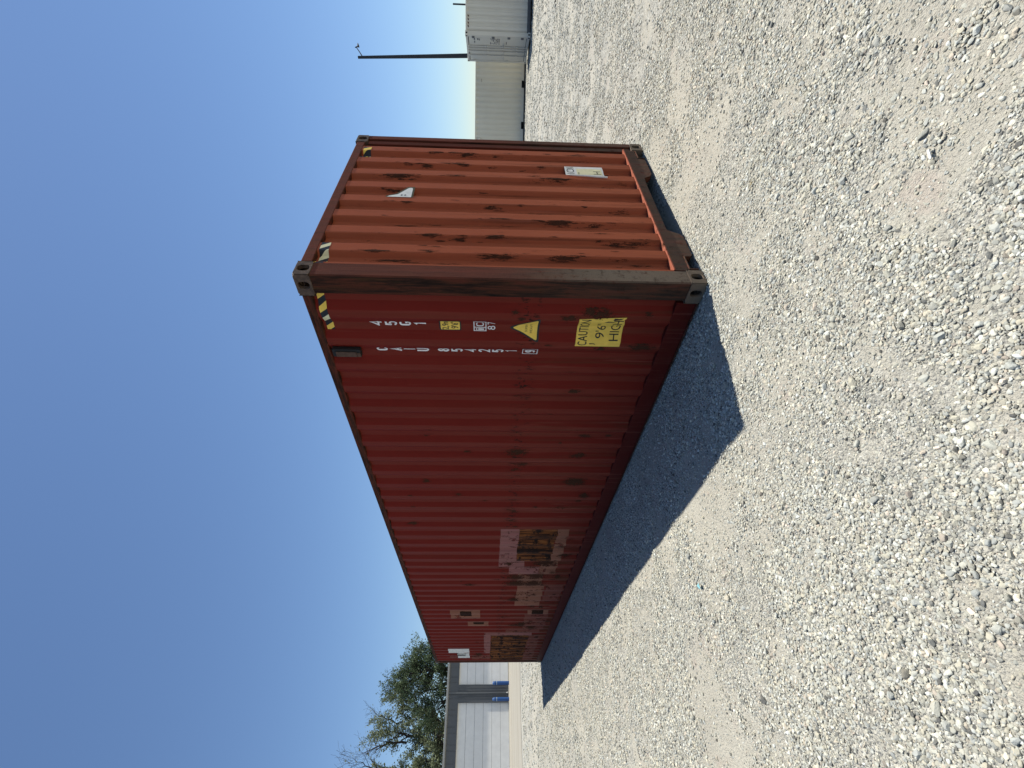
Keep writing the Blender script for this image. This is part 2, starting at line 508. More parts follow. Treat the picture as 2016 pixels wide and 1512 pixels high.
def casting(cx, cy, cz, sx, sy, name, parent, mat=None):
    """hollow corner casting 178 x 162 x 118 with oval holes; (cx,cy,cz) outer corner, s = direction inward"""
    L, W, H = 0.178, 0.162, 0.118
    bm = bmesh.new()
    th = 0.028
    z_in = 1 if cz < 1 else -1
    def plate(o, eu, ev, en, lu, lv, hu, hv):
        # outer face with stadium hole: o corner, eu/ev in-plane unit vectors, en inward normal
        n = 24
        outer = []; inner = []
        hc_u, hc_v = lu / 2, lv / 2
        for k in range(n):
            a = 2 * math.pi * (k + 0.5) / n
            c, s_ = math.cos(a), math.sin(a)
            # superellipse hole
            iu = hc_u + hu / 2 * math.copysign(abs(c) ** 0.75, c)
            iv = hc_v + hv / 2 * math.copysign(abs(s_) ** 0.75, s_)
            m = max(abs(c), abs(s_))
            ou = hc_u + lu / 2 * c / m
            ov = hc_v + lv / 2 * s_ / m
            r = 0.004
            outer.append(o + eu * min(max(ou, r), lu - r) + ev * min(max(ov, r), lv - r))
            inner.append(o + eu * iu + ev * iv)
        vo = [bm.verts.new(p) for p in outer]
        vi0 = [bm.verts.new(p + (c2 - p) * 0.0) for p, c2 in zip(inner, inner)]
        vi1 = [bm.verts.new(p + en * th) for p in inner]
        # slight chamfer ring to outer edge, pushed inwards
        ve = []
        for k in range(n):
            a = 2 * math.pi * (k + 0.5) / n
            c, s_ = math.cos(a), math.sin(a); m = max(abs(c), abs(s_))
            ve.append(bm.verts.new(o + eu * (hc_u + lu / 2 * c / m) + ev * (hc_v + lv / 2 * s_ / m) + en * 0.004))
        for k in range(n):
            j = (k + 1) % n
            bm.faces.new((vo[k], vo[j], vi0[j], vi0[k]))
            bm.faces.new((vi0[k], vi0[j], vi1[j], vi1[k]))
            bm.faces.new((ve[k], ve[j], vo[j], vo[k]))
    O = Vector((cx, cy, cz)); X = Vector((sx, 0, 0)); Y = Vector((0, sy, 0)); Z = Vector((0, 0, z_in))
    plate(O, Y, Z, X, W, H, 0.070, 0.086)                 # end face
    plate(O, X, Z, Y, L, H, 0.058, 0.084)                 # side face
    plate(O, X, Y, Z, L, W, 0.124, 0.064)                 # top / bottom face
    # inner closing walls
    a = O + X * L; b = O + Y * W; 
    def quad(p, q, r_, s_): bm.faces.new([bm.verts.new(v) for v in (p, q, r_, s_)])
    quad(O + X * L, O + X * L + Y * W, O + X * L + Y * W + Z * H, O + X * L + Z * H)
    quad(O + Y * W, O + Y * W + X * L, O + Y * W + X * L + Z * H, O + Y * W + Z * H)
    quad(O + Z * H, O + Z * H + X * L, O + Z * H + X * L + Y * W, O + Z * H + Y * W)
    bmesh.ops.recalc_face_normals(bm, faces=bm.faces)
    return bm_obj(name, bm, mat or M_cast, parent)

# ---------------------------------------------------------------- the red container
LEN, WID, HGT = 12.192, 2.438, 2.896
red = empty('shipping_container', (0, 0, 0), 0,
            'long rust red high cube shipping container with corrugated walls, its near corner towards the viewer', 'shipping container')
for cx, sx in ((0, -1), (-LEN, 1)):
    for cy, sy in ((0, 1), (WID, -1)):
        for cz in (0, HGT):
            casting(cx, cy, cz, sx, sy, 'corner_casting', red)

def post(x0, x1, y0, y1, mat):
    bm = bmesh.new()
    add_box(bm, x0, x1, y0, y1, 0.1182, 2.7778, 0.012)
    return bm_obj('corner_post', bm, mat, red)
# near post: folded section, its long-side flange and its end flange
bm = bmesh.new()
pf = [(-0.003, 0.012), (-0.012, 0.003), (-0.150, 0.003), (-0.158, 0.010), (-0.158, 0.060), (-0.060, 0.145), (-0.040, 0.152), (-0.010, 0.152), (-0.003, 0.146)]
rr = []
for z in (0.1182, 2.7778):
    rr.append([bm.verts.new((a, b, z)) for a, b in pf])
for k in range(len(pf)):
    bm.faces.new((rr[0][k], rr[0][(k + 1) % len(pf)], rr[1][(k + 1) % len(pf)], rr[1][k]))
bm.faces.new(rr[0]); bm.faces.new(rr[1])
bmesh.ops.recalc_face_normals(bm, faces=bm.faces)
setp(bm_obj('corner_post', bm, M_post_near, red), 'near corner post, its paint scraped to dark rust')
# far post of the end wall (channel towards the wall)
bm = bmesh.new()
for (a, b, c, d) in ((-0.150, -0.003, WID - 0.085, WID - 0.003), (-0.150, -0.020, WID - 0.160, WID - 0.086)):
    add_box(bm, a, b, c, d, 0.1182, 2.7778, 0.008)
bm_obj('corner_post', bm, M_rail, red)
post(-LEN + 0.003, -LEN + 0.15, 0.003, 0.15, M_rail)
post(-LEN + 0.003, -LEN + 0.15, WID - 0.15, WID - 0.003, M_rail)

# rails
bm = bmesh.new()
add_box(bm, -LEN + 0.1785, -0.1785, 0.002, 0.062, 2.812, 2.878, 0.006)
bm_obj('top_side_rail', bm, M_toprail, red)
bm = bmesh.new()
add_box(bm, -LEN + 0.1785, -0.1785, WID - 0.062, WID - 0.002, 2.812, 2.878, 0.006)
bm_obj('top_side_rail', bm, M_toprail, red)
for ys, nm in ((1, 'a'), (-1, 'b')):
    bm = bmesh.new()
    y = lambda v: v if ys > 0 else WID - v
    lo, hi = sorted((y(0.004), y(0.048)))
    add_box(bm, -LEN + 0.1785, -0.1785, lo, hi, 0.022, 0.166, 0.004)
    bm_obj('bottom_side_rail', bm, M_lowrail, red)
bm = bmesh.new()
add_box(bm, -LEN + 0.1785, -0.1785, -0.003, 0.040, 0.010, 0.0195, 0.002)
bm_obj('rail_lip', bm, M_rail, red)
bm = bmesh.new()
add_box(bm, -0.115, -0.003, 0.1625, WID - 0.1625, 2.800, 2.878, 0.006)
bm_obj('top_end_rail', bm, M_rail, red)
bm = bmesh.new()
add_box(bm, -LEN + 0.003, -LEN + 0.11, 0.1625, WID - 0.1625, 2.786, 2.878, 0.006)
bm_obj('top_end_rail', bm, M_rail, red)
# bottom end sill with its deeper plates
bm = bmesh.new()
sill = [(0.1625, 0.195), (WID - 0.1625, 0.195), (WID - 0.1625, 0.100), (2.085, 0.085), (2.065, 0.030), (2.04, 0.022), (1.745, 0.026), (1.70, 0.055), (1.66, 0.112), (1.50, 0.120),
        (0.735, 0.124), (0.700, 0.085), (0.670, 0.030), (0.62, 0.012), (0.370, 0.016), (0.352, 0.034), (0.350, 0.088), (0.1625, 0.088)]
fr = [bm.verts.new((-0.006, a, b)) for a, b in sill]
bk = [bm.verts.new((-0.060, a, b)) for a, b in sill]
bm.faces.new(fr); bm.faces.new(bk[::-1])
for k in range(len(sill)):
    bm.faces.new((fr[k], fr[(k + 1) % len(sill)], bk[(k + 1) % len(sill)], bk[k]))
bmesh.ops.recalc_face_normals(bm, faces=bm.faces)
bmesh.ops.triangulate(bm, faces=[f for f in bm.faces if len(f.verts) > 4])
bm_obj('bottom_end_sill', bm, M_rail, red)
# ledge on top of the sill, bent by use
bm = bmesh.new()
nseg = 40
prevr = None
for i in range(nseg + 1):
    yy = 0.158 + (WID - 0.316) * i / nseg
    j = 0.004 * math.sin(i * 1.9) * math.sin(i * 0.53)
    r0 = [bm.verts.new(p) for p in ((-0.056, yy, 0.197), (0.0035 + j * 0.4, yy, 0.197 + j * 0.2), (0.0035 + j * 0.4, yy, 0.206 + j * 0.3), (-0.004, yy, 0.210), (-0.056, yy, 0.210))]
    if prevr:
        for k in range(5):
            bm.faces.new((prevr[k], r0[k], r0[(k + 1) % 5], prevr[(k + 1) % 5]))
    prevr = r0
bmesh.ops.recalc_face_normals(bm, faces=bm.faces)
bm_obj('sill_ledge', bm, M_ledge, red)
# small gussets beside the lower castings
for (a, b) in ((0.175, 0.345), (2.095, 2.262)):
    bm = bmesh.new()
    add_box(bm, -0.058, 0.0005, a, b, 0.080, 0.0905, 0.003)
    add_box(bm, -0.030, -0.008, min(a, b) + 0.01, min(a, b) + 0.022, 0.012, 0.080, 0.002)
    bm_obj('sill_gusset', bm, M_rail, red)

# walls
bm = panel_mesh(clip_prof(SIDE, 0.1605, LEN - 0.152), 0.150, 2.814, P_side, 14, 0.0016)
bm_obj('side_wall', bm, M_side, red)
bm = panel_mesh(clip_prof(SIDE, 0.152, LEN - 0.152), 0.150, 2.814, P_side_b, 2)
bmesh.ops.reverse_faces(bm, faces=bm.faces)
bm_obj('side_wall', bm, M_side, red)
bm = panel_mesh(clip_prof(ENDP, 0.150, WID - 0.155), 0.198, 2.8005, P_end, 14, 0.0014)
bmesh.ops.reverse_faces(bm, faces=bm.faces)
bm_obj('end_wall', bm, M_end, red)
# roof, floor, cross members, door end (far side, hidden from here)
bm = bmesh.new()
n = 58
rw = []
for i in range(n * 4 + 1):
    xx = -0.12 - (LEN - 0.24) * i / (n * 4)
    zz = 2.868 + (0.018 if (i % 4) in (0, 1) else 0.0)
    rw.append([bm.verts.new((xx, 0.063, zz)), bm.verts.new((xx, WID - 0.063, zz))])
for a, b in zip(rw, rw[1:]):
    bm.faces.new((a[0], a[1], b[1], b[0]))
bm_obj('roof', bm, M_toprail, red)
box_obj('floor', (-LEN + 0.1, 0.05, 0.140), (-0.062, WID - 0.05, 0.168), M_under, red)
cm = box_obj('cross_member', (-0.045, 0.05, 0.030), (0, WID - 0.05, 0.1385), M_under, red)
cm.location.x = -0.5
for i in range(1, 30):
    c2 = cm.copy(); COL.objects.link(c2); c2.location.x = -0.5 - i * 0.386
for a in (0, 1):
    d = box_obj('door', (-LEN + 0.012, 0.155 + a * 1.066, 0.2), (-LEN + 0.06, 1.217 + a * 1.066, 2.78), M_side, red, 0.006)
    for k in range(2):
        bm = bmesh.new()
        yy = 0.45 + a * 1.066 + k * 0.5
        tube(bm, [(-LEN - 0.005, yy, 0.16), (-LEN - 0.005, yy, 2.8)], 0.017, 8)
        bm_obj('lock_rod', bm, M_rail, d)
box_obj('door_sill', (-LEN + 0.004, 0.1625, 0.03), (-LEN + 0.06, WID - 0.1625, 0.195), M_rail, red, 0.004)

# vent box under the top rail
bm = bmesh.new()
add_box(bm, -0.757, -0.678, -0.014, 0.03, 2.568, 2.792, 0.004)
ve = bm_obj('vent_cover', bm, M_ventdark, red)
bm = bmesh.new()
add_box(bm, -0.752, -0.700, -0.022, -0.0145, 2.600, 2.765, 0.003)
add_box(bm, -0.752, -0.712, -0.020, -0.0143, 2.570, 2.598, 0.003)
bm_obj('vent_hood', bm, M_vent, ve)

# ---- decals on the long side.  u = -x, reader's left is larger u
def side_decal(name, bm, mats, off=0.0016, parent=red):
    conform(bm, SIDE, P_side, off)
    bmesh.ops.recalc_face_normals(bm, faces=bm.faces)
    return bm_obj(name, bm, mats, parent)
def end_decal(name, bm, mats, off=0.0016, parent=red):
    conform(bm, ENDP, P_end, off)
    return bm_obj(name, bm, mats, parent)

def arcp(cx, cy, rx, ry, a0, a1, n_=12):
    return [(cx + rx * math.cos(R(a0 + (a1 - a0) * k / n_)), cy + ry * math.sin(R(a0 + (a1 - a0) * k / n_))) for k in range(n_ + 1)]
GLYPH = {
    'C': [arcp(.5, .76, .46, .22, 15, 180) + arcp(.5, .24, .46, .22, 180, 345)],
    'A': [[(0, 0), (.5, 1), (1, 0)], [(.17, .32), (.83, .32)]],
    'I': [[(.5, 0), (.5, 1)]],
    'U': [[(0, 1)] + arcp(.5, .26, .5, .26, 180, 360) + [(1, 1)]],
    '8': [arcp(.5, .75, .42, .24, 0, 360, 18), arcp(.5, .26, .5, .26, 0, 360, 18)],
    '5': [[(.92, 1), (.12, 1), (.06, .56)] + arcp(.48, .32, .5, .31, 135, -140)],
    '4': [[(.78, 0), (.78, 1), (0, .27), (1, .27)]],
    '2': [arcp(.5, .74, .46, .25, 165, -25) + [(.02, 0), (1, 0)]],
    '1': [[(.1, .84), (.55, 1), (.55, 0)]],
    'G': [arcp(.5, .76, .46, .22, 48, 180) + arcp(.5, .24, .46, .22, 180, 360) + [(.96, .38), (.62, .38)]],
    '9': [arcp(.5, .70, .46, .28, 0, 360, 18), [(.96, .70), (.94, .35), (.75, .08), (.42, 0), (.08, .08)]],
    '7': [[(0, 1), (1, 1), (.35, 0)]],
}
def stroke2d(bm, s, ul, ur, z0, z1, wd=.0074, mi=0, w=0.0):
    """one letter drawn as a continuous ribbon with mitred joints"""
    for st in GLYPH[s]:
        P_ = [Vector((ul + (ur - ul) * x, z0 + wd + (z1 - z0 - 2 * wd) * y_)) for x, y_ in st]
        closed = (P_[0] - P_[-1]).length < 1e-6
        if closed: P_ = P_[:-1]
        n_ = len(P_)
        L_, R_ = [], []
        for i in range(n_):
            a = P_[(i - 1) % n_] if (closed or i > 0) else P_[i]
            b = P_[(i + 1) % n_] if (closed or i < n_ - 1) else P_[i]
            d1 = (P_[i] - a); d2 = (b - P_[i])
            if d1.length < 1e-9: d1 = d2
            if d2.length < 1e-9: d2 = d1
            d1 = d1.normalized(); d2 = d2.normalized()
            m = (d1 + d2)
            m = m.normalized() if m.length > .2 else d1
            nn = Vector((-m.y, m.x)); k = min(1.7, 1 / max(.35, m.dot(d1)))
            p = P_[i].copy()
            if not closed and i == 0: p -= d1 * wd * .6
            if not closed and i == n_ - 1: p += d1 * wd * .6
            L_.append(bm.verts.new((*(p + nn * wd * k), w))); R_.append(bm.verts.new((*(p - nn * wd * k), w)))
        for i in range(n_ if closed else n_ - 1):
            j = (i + 1) % n_
            f = bm.faces.new((L_[i], L_[j], R_[j], R_[i])); f.material_index = mi
        w += .0003
def col_text(name, items, off=0.0018):
    for (s, ul, ur, z0, z1) in items:
        bm = bmesh.new()
        stroke2d(bm, s, ul - .006, ur + .006, z0, z1)
        side_decal('painted_digit' if s.isdigit() else 'painted_letter', bm, [M_white], off)
col_text('size_code', [('4', .470, .421, 2.362, 2.455), ('5', .467, .421, 2.247, 2.340), ('G', .466, .421, 2.140, 2.232), ('1', .456, .428, 2.024, 2.119)])
items = []
for s_c, z0, z1 in (('C', 2.358, 2.451), ('A', 2.245, 2.343), ('I', 2.136, 2.234), ('U', 2.026, 2.127), ('8', 1.863, 1.958), ('5', 1.752, 1.848), ('4', 1.643, 1.740), ('2', 1.531, 1.629), ('5', 1.421, 1.516), ('1', 1.311, 1.408)):
    if s_c == 'I': items.append((s_c, .716, .698, z0, z1))
    elif s_c == '1': items.append((s_c, .722, .696, z0, z1))
    else: items.append((s_c, .731, .686, z0, z1))
items.append(('9', .728, .688, 1.163, 1.250))
col_text('owner_code', items)
bm = bmesh.new()
for r_ in ((.744, .672, 1.262, 1.268), (.744, .672, 1.143, 1.149), (.744, .740, 1.149, 1.262), (.676, .672, 1.149, 1.262)):
    rect2d(bm, min(r_[:2]), max(r_[:2]), r_[2], r_[3])
side_decal('check_digit_frame', bm, [M_white])

def rrect(u0, u1, z0, z1, r):
    out = []
    for (cu, cz, a0) in ((u1 - r, z1 - r, 0), (u0 + r, z1 - r, 90), (u0 + r, z0 + r, 180), (u1 - r, z0 + r, 270)):
        for k in range(5):
            a = R(a0 + 90 * k / 4)
            out.append((cu + r * math.cos(a), cz + r * math.sin(a)))
    return out
bm = bmesh.new()
poly2d(bm, rrect(.396, .506, 1.758, 1.926, .012), 1, 0)
poly2d(bm, rrect(.404, .498, 1.768, 1.916, .008), 0, 0.0006)
text2d(bm, '2,9m', .494, .408, 1.848, 1.904, 1, 0.0012, .0009)
text2d(bm, "9'6\"", .486, .412, 1.780, 1.836, 1, 0.0012, .0009)
side_decal('height_label', bm, [M_yel, M_blk])
bm = bmesh.new()
U0, U1, Z0, Z1 = .399, .509, 1.563, 1.662
for r_ in ((U0, U1, Z1 - .007, Z1), (U0, U1, Z0, Z0 + .007), (U0, U0 + .007, Z0 + .007, Z1 - .007), (U1 - .007, U1, Z0 + .007, Z1 - .007), (.468, .475, Z0 + .007, Z1 - .007)):
    rect2d(bm, *r_)
text2d(bm, 'i', .496, .482, Z0 + .02, Z1 - .018, 0, 0, .0015)
stroke2d(bm, 'C', .458, .416, Z0 + .018, Z1 - .018, .004)
stroke2d(bm, '8', .490, .458, 1.494, 1.554, .004)
stroke2d(bm, '7', .440, .408, 1.494, 1.554, .004)
side_decal('inspection_mark', bm, [M_white])
def rtri(pts, r):
    out = []
    n = len(pts)
    for i in range(n):
        p0, p1, p2 = Vector(pts[i - 1]), Vector(pts[i]), Vector(pts[(i + 1) % n])
        a = p1 + (p0 - p1).normalized() * r; b = p1 + (p2 - p1).normalized() * r
        for k in range(5):
            t_ = k / 4
            out.append(tuple((a * (1 - t_) ** 2 + p1 * 2 * t_ * (1 - t_) + b * t_ ** 2)))
    return out
bm = bmesh.new()
T = [(.468, 1.392), (.592, 1.150), (.344, 1.150)]
poly2d(bm, rtri(T, .030), 1, 0)
T2 = [(.468, 1.362), (.572, 1.166), (.364, 1.166)]
poly2d(bm, rtri(T2, .020), 0, 0.0006)
text2d(bm, 'SUPER', .508, .430, 1.243, 1.261, 1, 0.0012)
text2d(bm, 'HEAVY', .516, .422, 1.205, 1.224, 1, 0.0012)
side_decal('heavy_triangle', bm, [M_yel, M_blk])
bm = bmesh.new()
poly2d(bm, [(.616, .495), (.617, .855), (.500, .853), (.346, .858), (.340, .765), (.336, .700), (.330, .640), (.322, .500), (.335, .503), (.345, .515), (.40, .500), (.50, .493)], 0, 0)
text2d(bm, 'CAUTION', .606, .350, .765, .838, 1, 0.0006, .0008)
text2d(bm, "9'6\"", .545, .395, .632, .705, 1, 0.0006, .0008)
text2d(bm, 'HIGH', .562, .352, .518, .592, 1, 0.0006, .0008)
# torn, creased corner and edge pieces
poly2d(bm, [(.600, .690), (.585, .705), (.583, .745), (.595, .740), (.592, .712)], 1, 0.0006)
poly2d(bm, [(.350, .610), (.375, .665), (.372, .600), (.378, .560), (.366, .598), (.362, .635)], 1, 0.0006)
poly2d(bm, [(.332, .590), (.352, .600), (.345, .540), (.330, .520), (.336, .560)], 1, 0.0006)
side_decal('caution_label', bm, [M_yel, M_blk])

def hazard(name, u0, u1, z0, z1, fn, w, slant, cols, mats):
    bm = bmesh.new()
    i = 0
    u = u0 - abs(slant)
    while u < u1 + abs(slant):
        a = [(u, z0), (u + w, z0), (u + w + slant, z1), (u + slant, z1)]
        # clip against u0,u1
        def cl(poly, lim, keep_gt):
            out = []
            for p, q in zip(poly, poly[1:] + poly[:1]):
                ip = (p[0] >= lim) == keep_gt or abs(p[0] - lim) < 1e-9
                iq = (q[0] >= lim) == keep_gt or abs(q[0] - lim) < 1e-9
                if ip: out.append(p)
                if ip != iq and abs(q[0] - p[0]) > 1e-9:
                    t_ = (lim - p[0]) / (q[0] - p[0]); out.append((lim, p[1] + t_ * (q[1] - p[1])))
            return out
        a = cl(cl(a, u0, True), u1, False)
        if len(a) >= 3: poly2d(bm, a, cols[i % len(cols)])
        i += 1
        u += w
    return fn(name, bm, mats)
hazard('hazard_tape', .183, .515, 2.733, 2.790, side_decal, .050, .040, [0, 1, 0, 1, 2, 1, 0, 1], [M_yel, M_blk, M_ypale])
hazard('hazard_tape', .152, .445, 2.718, 2.785, end_decal, .045, -.045, [2, 1, 0, 1, 2, 1], [M_yel, M_blk, M_ypale])
hazard('hazard_tape', 1.925, 2.155, 2.712, 2.785, end_decal, .055, -.040, [0, 1, 2, 1], [M_yel, M_blk, M_ypale])

# ---- faded and rusted rectangles where old company lettering was removed
def rag(u0, u1, z0, z1, mi=0, amp=0.012, step=0.05):
    pts = []
    def edge(a, b):
        n_ = max(2, int(math.hypot(b[0] - a[0], b[1] - a[1]) / step))
        for k in range(n_):
            t_ = k / n_
            pts.append((a[0] + (b[0] - a[0]) * t_ + random.uniform(-amp, amp), a[1] + (b[1] - a[1]) * t_ + random.uniform(-amp, amp)))
    edge((u0, z0), (u1, z0)); edge((u1, z0), (u1, z1)); edge((u1, z1), (u0, z1)); edge((u0, z1), (u0, z0))
    return pts
def patch(rects, mat, name, off, amp=0.004):
    for k_, r_ in enumerate(rects):
        bm = bmesh.new()
        poly2d(bm, rag(*r_, amp=amp), 0, 0)
        side_decal(name, bm, [mat], off + k_ * 0.00012)
patch([(4.00, 5.29, 1.085, 1.350), (5.13, 5.29, 0.95, 1.084), (5.30, 5.60, 0.70, 1.175)], M_fade, 'faded_patch', 0.0012)
patch([(4.00, 5.15, 0.400, 0.560), (5.60, 6.23, 0.60, 1.02), (6.24, 7.36, 0.53, 1.00), (5.16, 5.60, 0.42, 0.69)], M_fade2, 'faded_patch', 0.0012)
patch([(4.00, 5.13, 0.560, 1.086)], M_rustpatch, 'rusted_patch', 0.0016, 0.016)
patch([(9.25, 9.40, 0.50, 1.575), (9.41, 11.13, 1.426, 1.580)], M_fade, 'faded_patch', 0.0012)
patch([(9.40, 11.90, 0.565, 1.424)], M_rustpatch, 'rusted_patch', 0.0016, 0.020)
patch([(9.41, 11.90, 0.30, 0.563), (8.95, 9.25, 0.35, 1.10)], M_fade3, 'faded_patch', 0.0012, 0.012)
patch([(7.57, 8.15, 1.66, 2.25), (8.30, 8.70, 1.485, 1.92), (7.55, 7.83, 0.30, 0.715)], M_fade2, 'faded_patch', 0.0012)
patch([(7.69, 7.98, 1.83, 2.06), (8.34, 8.54, 1.585, 1.81), (7.62, 7.80, 0.40, 0.63)], M_darkrust, 'rusted_patch', 0.0016, 0.006)
patch([(6.24, 7.0, 0.20, 0.50), (7.85, 8.9, 0.28, 0.75)], M_fade3, 'faded_patch', 0.0012, 0.012)
patch([(11.38, 11.62, 2.27, 2.47), (11.40, 11.85, 1.426, 1.90)], M_fade3, 'faded_patch', 0.0012, 0.01)
# remaining piece of big white letter at the far end
bm = bmesh.new()
rect2d(bm, 10.73, 11.05, 1.950, 2.470)
poly2d(bm, [(11.05, 2.27), (11.05, 2.10), (11.20, 1.96), (11.62, 1.95), (11.62, 2.26), (11.40, 2.26), (11.40, 2.05), (11.25, 2.05)])
side_decal('white_letter_fragment', bm, [M_whv], 0.0020)
bm = bmesh.new()
poly2d(bm, [(11.72, 2.86 - .06), (11.80, 2.80), (11.80, 2.70), (11.72, 2.74)])
side_decal('paper_scrap', bm, [M_whv], 0.002)

# ---- scuffs: scraped bare spots on the folds
def scuff_mesh(spots, size, seed, tall=1.5):
    rd = random.Random(seed)
    bm = bmesh.new()
    uvl = bm.loops.layers.uv.new('UVMap')
    am = bm.verts.layers.float.new('amt')
    def spot(cu, cz, a, b, w):
        vs_ = [bm.verts.new((cu + x * a, cz + y_ * b, w)) for x, y_ in ((-1, -1), (1, -1), (1, 1), (-1, 1))]
        f = bm.faces.new(vs_)
        q_ = rd.random() ** .7
        for v_ in vs_: v_[am] = q_
        for l_, uv_ in zip(f.loops, ((-1, -1), (1, -1), (1, 1), (-1, 1))): l_[uvl].uv = uv_
    for k, (u, z, sz) in enumerate(spots):
        a = rd.uniform(.022, .036) * sz * size
        spot(u + rd.gauss(0, .006), z, a, a * tall * rd.uniform(.8, 1.6), k * 0.9e-5)
    return bm
sp = [(1.27, 1.28, .8), (1.543, 1.288, 1.2), (1.807, 1.252, 1.3), (2.138, 1.234, 1.5), (2.40, 1.16, 1.6), (2.486, 1.239, 1), (2.625, 1.194, 1.2), (2.899, 1.244, .9), (3.195, 1.202, 1.5), (3.502, 1.201, 1.5), (3.769, 1.217, 1.3),
      (2.157, 1.758, .9), (1.879, 2.159, .6), (2.748, 2.243, .5), (3.025, 1.894, .8), (3.227, 1.57, .8), (3.822, 2.521, .8), (1.861, .556, .8), (1.856, .314, 1), (1.961, .802, .6), (2.19, .583, .8), (2.738, .529, 1.8), (3.048, .374, 1.2),
      (3.332, .634, 1.6), (3.229, .412, 1), (3.731, .429, 1), (5.80, 1.047, 1.8), (5.80, .753, 2.2), (6.08, 1.03, 2.2), (6.08, .755, 2.2), (6.66, 1.02, 1.5), (6.94, 1.03, 1.8), (6.66, .763, 1.8), (5.35, .846, 2.5), (5.865, 1.364, 1.6),
      (6.995, 1.676, 1.6), (7.293, 1.928, 1.8), (6.106, 1.84, 1.2), (6.032, 1.958, 1), (1.45, 1.22, .5), (1.50, .95, .5), (1.51, 1.08, .5), (.30, 1.35, .9), (.27, .78, 1.4), (.30, .70, 1.4), (.33, .93, .7), (.60, 1.06, .6), (.62, .32, .9),
      (1.15, .78, .8), (.36, 1.30, .5), (.29, .35, 1.2), (.90, .85, .5), (5.2, .62, 2), (4.6, .45, 1.4), (4.9, .36, 1.6), (7.1, .40, 1.5), (7.6, .95, 1.5), (8.0, 1.2, 1.5), (8.6, .9, 1.6), (10.0, 1.75, 1.4), (10.9, 1.7, 1.6), (11.3, 1.72, 2.0), (11.5, 1.80, 2.0)]
rd = random.Random(5)
for i in range(46):
    k = rd.randint(0, 42)
    sp.append((.302 + .2755 * k + rd.choice([0.0, .07]), rd.choice([rd.uniform(.25, 1.3), rd.uniform(.4, 2.6)]), rd.uniform(.3, .8)))
for i in range(60):
    sp.append((rd.uniform(4.0, 11.9), rd.triangular(.2, 1.3, .4), rd.uniform(.6, 1.6)))
o = side_decal('paint_scuff', scuff_mesh(sp, 1.7, 3, 1.7), [M_scuff], 0.0022); o['kind'] = 'stuff'
spe = [(2.087, 1.889, 1), (1.862, 1.829, .9), (1.592, 1.862, 1), (1.147, 1.923, .5), (.761, 2.215, 1), (.795, 2.02, 1.6), (.70, 2.03, 1.8), (.567, 1.999, 1), (.522, 2.474, 1.3), (.582, 2.431, .9), (.228, 1.88, 1.6), (.264, 2.255, 1), (.25, 2.1, 1.3),
       (2.107, .694, .9), (2.103, 1.388, 1), (1.82, 1.061, .8), (1.52, .473, 1), (1.002, 1.134, 1.6), (1.131, 1.146, 1.2), (1.082, 1.006, 1), (1.277, .639, 1.1), (1.023, .386, 1.5), (.798, .704, 1.6), (.812, .978, .8), (.539, .58, 1.2), (.633, .66, .9), (.578, 1.046, 1),
       (.271, .426, 1.7), (.348, .875, .9), (1.786, .431, 1), (.53, .50, 1.3), (.55, .42, 1.2), (1.27, .72, .8), (.30, 1.0, .8), (.26, .6, 1), (1.82, 1.25, .7), (1.60, 1.4, .7), (1.05, .44, 1.2), (.8, 1.4, .7), (.55, 1.6, .9), (1.3, 1.6, .6), (.30, 1.5, 1.2)]
spe += [(rd.choice([.317 + .2525 * k for k in range(8)]) + rd.gauss(0, .006), rd.uniform(.3, 2.5), rd.uniform(.5, 1.1)) for i in range(40)]
spe += [(rd.uniform(.2, 2.2), rd.uniform(.25, 2.6), rd.uniform(.25, .5)) for i in range(70)]
o = end_decal('paint_scuff', scuff_mesh(spe, 0.9, 4, 6.5), [M_scuff_end], 0.0022); o['kind'] = 'stuff'

# ---- labels stretched across the recesses of the end wall
def taut_decal(name, bm, mats, bulge, y0, y1):
    for v in bm.verts:
        u, z, w = v.co
        t_ = min(1, max(0, (u - y0) / (y1 - y0)))
        v.co = Vector((-0.004 - bulge * math.sin(math.pi * t_) + w, u, z))
    return bm_obj(name, bm, mats, red)
bm = bmesh.new()
for k in range(8):
    a, b = 1.668 + .0225 * k, 1.668 + .0225 * (k + 1)
    rect2d(bm, a, b, .487 + .002 * math.sin(k), .848, 0, 0)
bmesh.ops.remove_doubles(bm, verts=bm.verts, dist=.0005)
poly2d(bm, [(1.680, .500), (1.800, .505), (1.808, .60), (1.800, .738), (1.684, .740)], 1, 0.0006)
stroke2d(bm, 'I', 1.694, 1.702, .762, .834, .0034, 2, .0012)
GLYPH['O'] = [arcp(.5, .72, .5, .26, 0, 180) + arcp(.5, .28, .5, .26, 180, 360) + [(1, .72)]]
GLYPH['H'] = [[(0, 0), (0, 1)], [(1, 0), (1, 1)], [(0, .5), (1, .5)]]
stroke2d(bm, 'O', 1.728, 1.794, .762, .834, .0042, 2, .0012)
poly2d(bm, [(1.822, .832), (1.826, .832), (1.838, .765), (1.834, .765)], 2, .0014)
poly2d(bm, [(1.806, .762), (1.810, .762), (1.812, .832), (1.808, .832)], 2, .0014)
poly2d(bm, [(1.826, .765), (1.830, .765), (1.812, .828), (1.808, .828)], 2, .0018)
rect2d(bm, 1.690, 1.702, .718, .730, 2, .0012); rect2d(bm, 1.712, 1.724, .716, .728, 2, .0012)
stroke2d(bm, 'H', 1.698, 1.752, .512, .586, .0042, 2, .0012)
cl_ = taut_decal('caution_label', bm, [M_whv, M_ypale, M_blk], 0, 1.66, 1.85); cl_['label'] = 'faded white and yellow caution label stretched over a recess'
bm = bmesh.new()
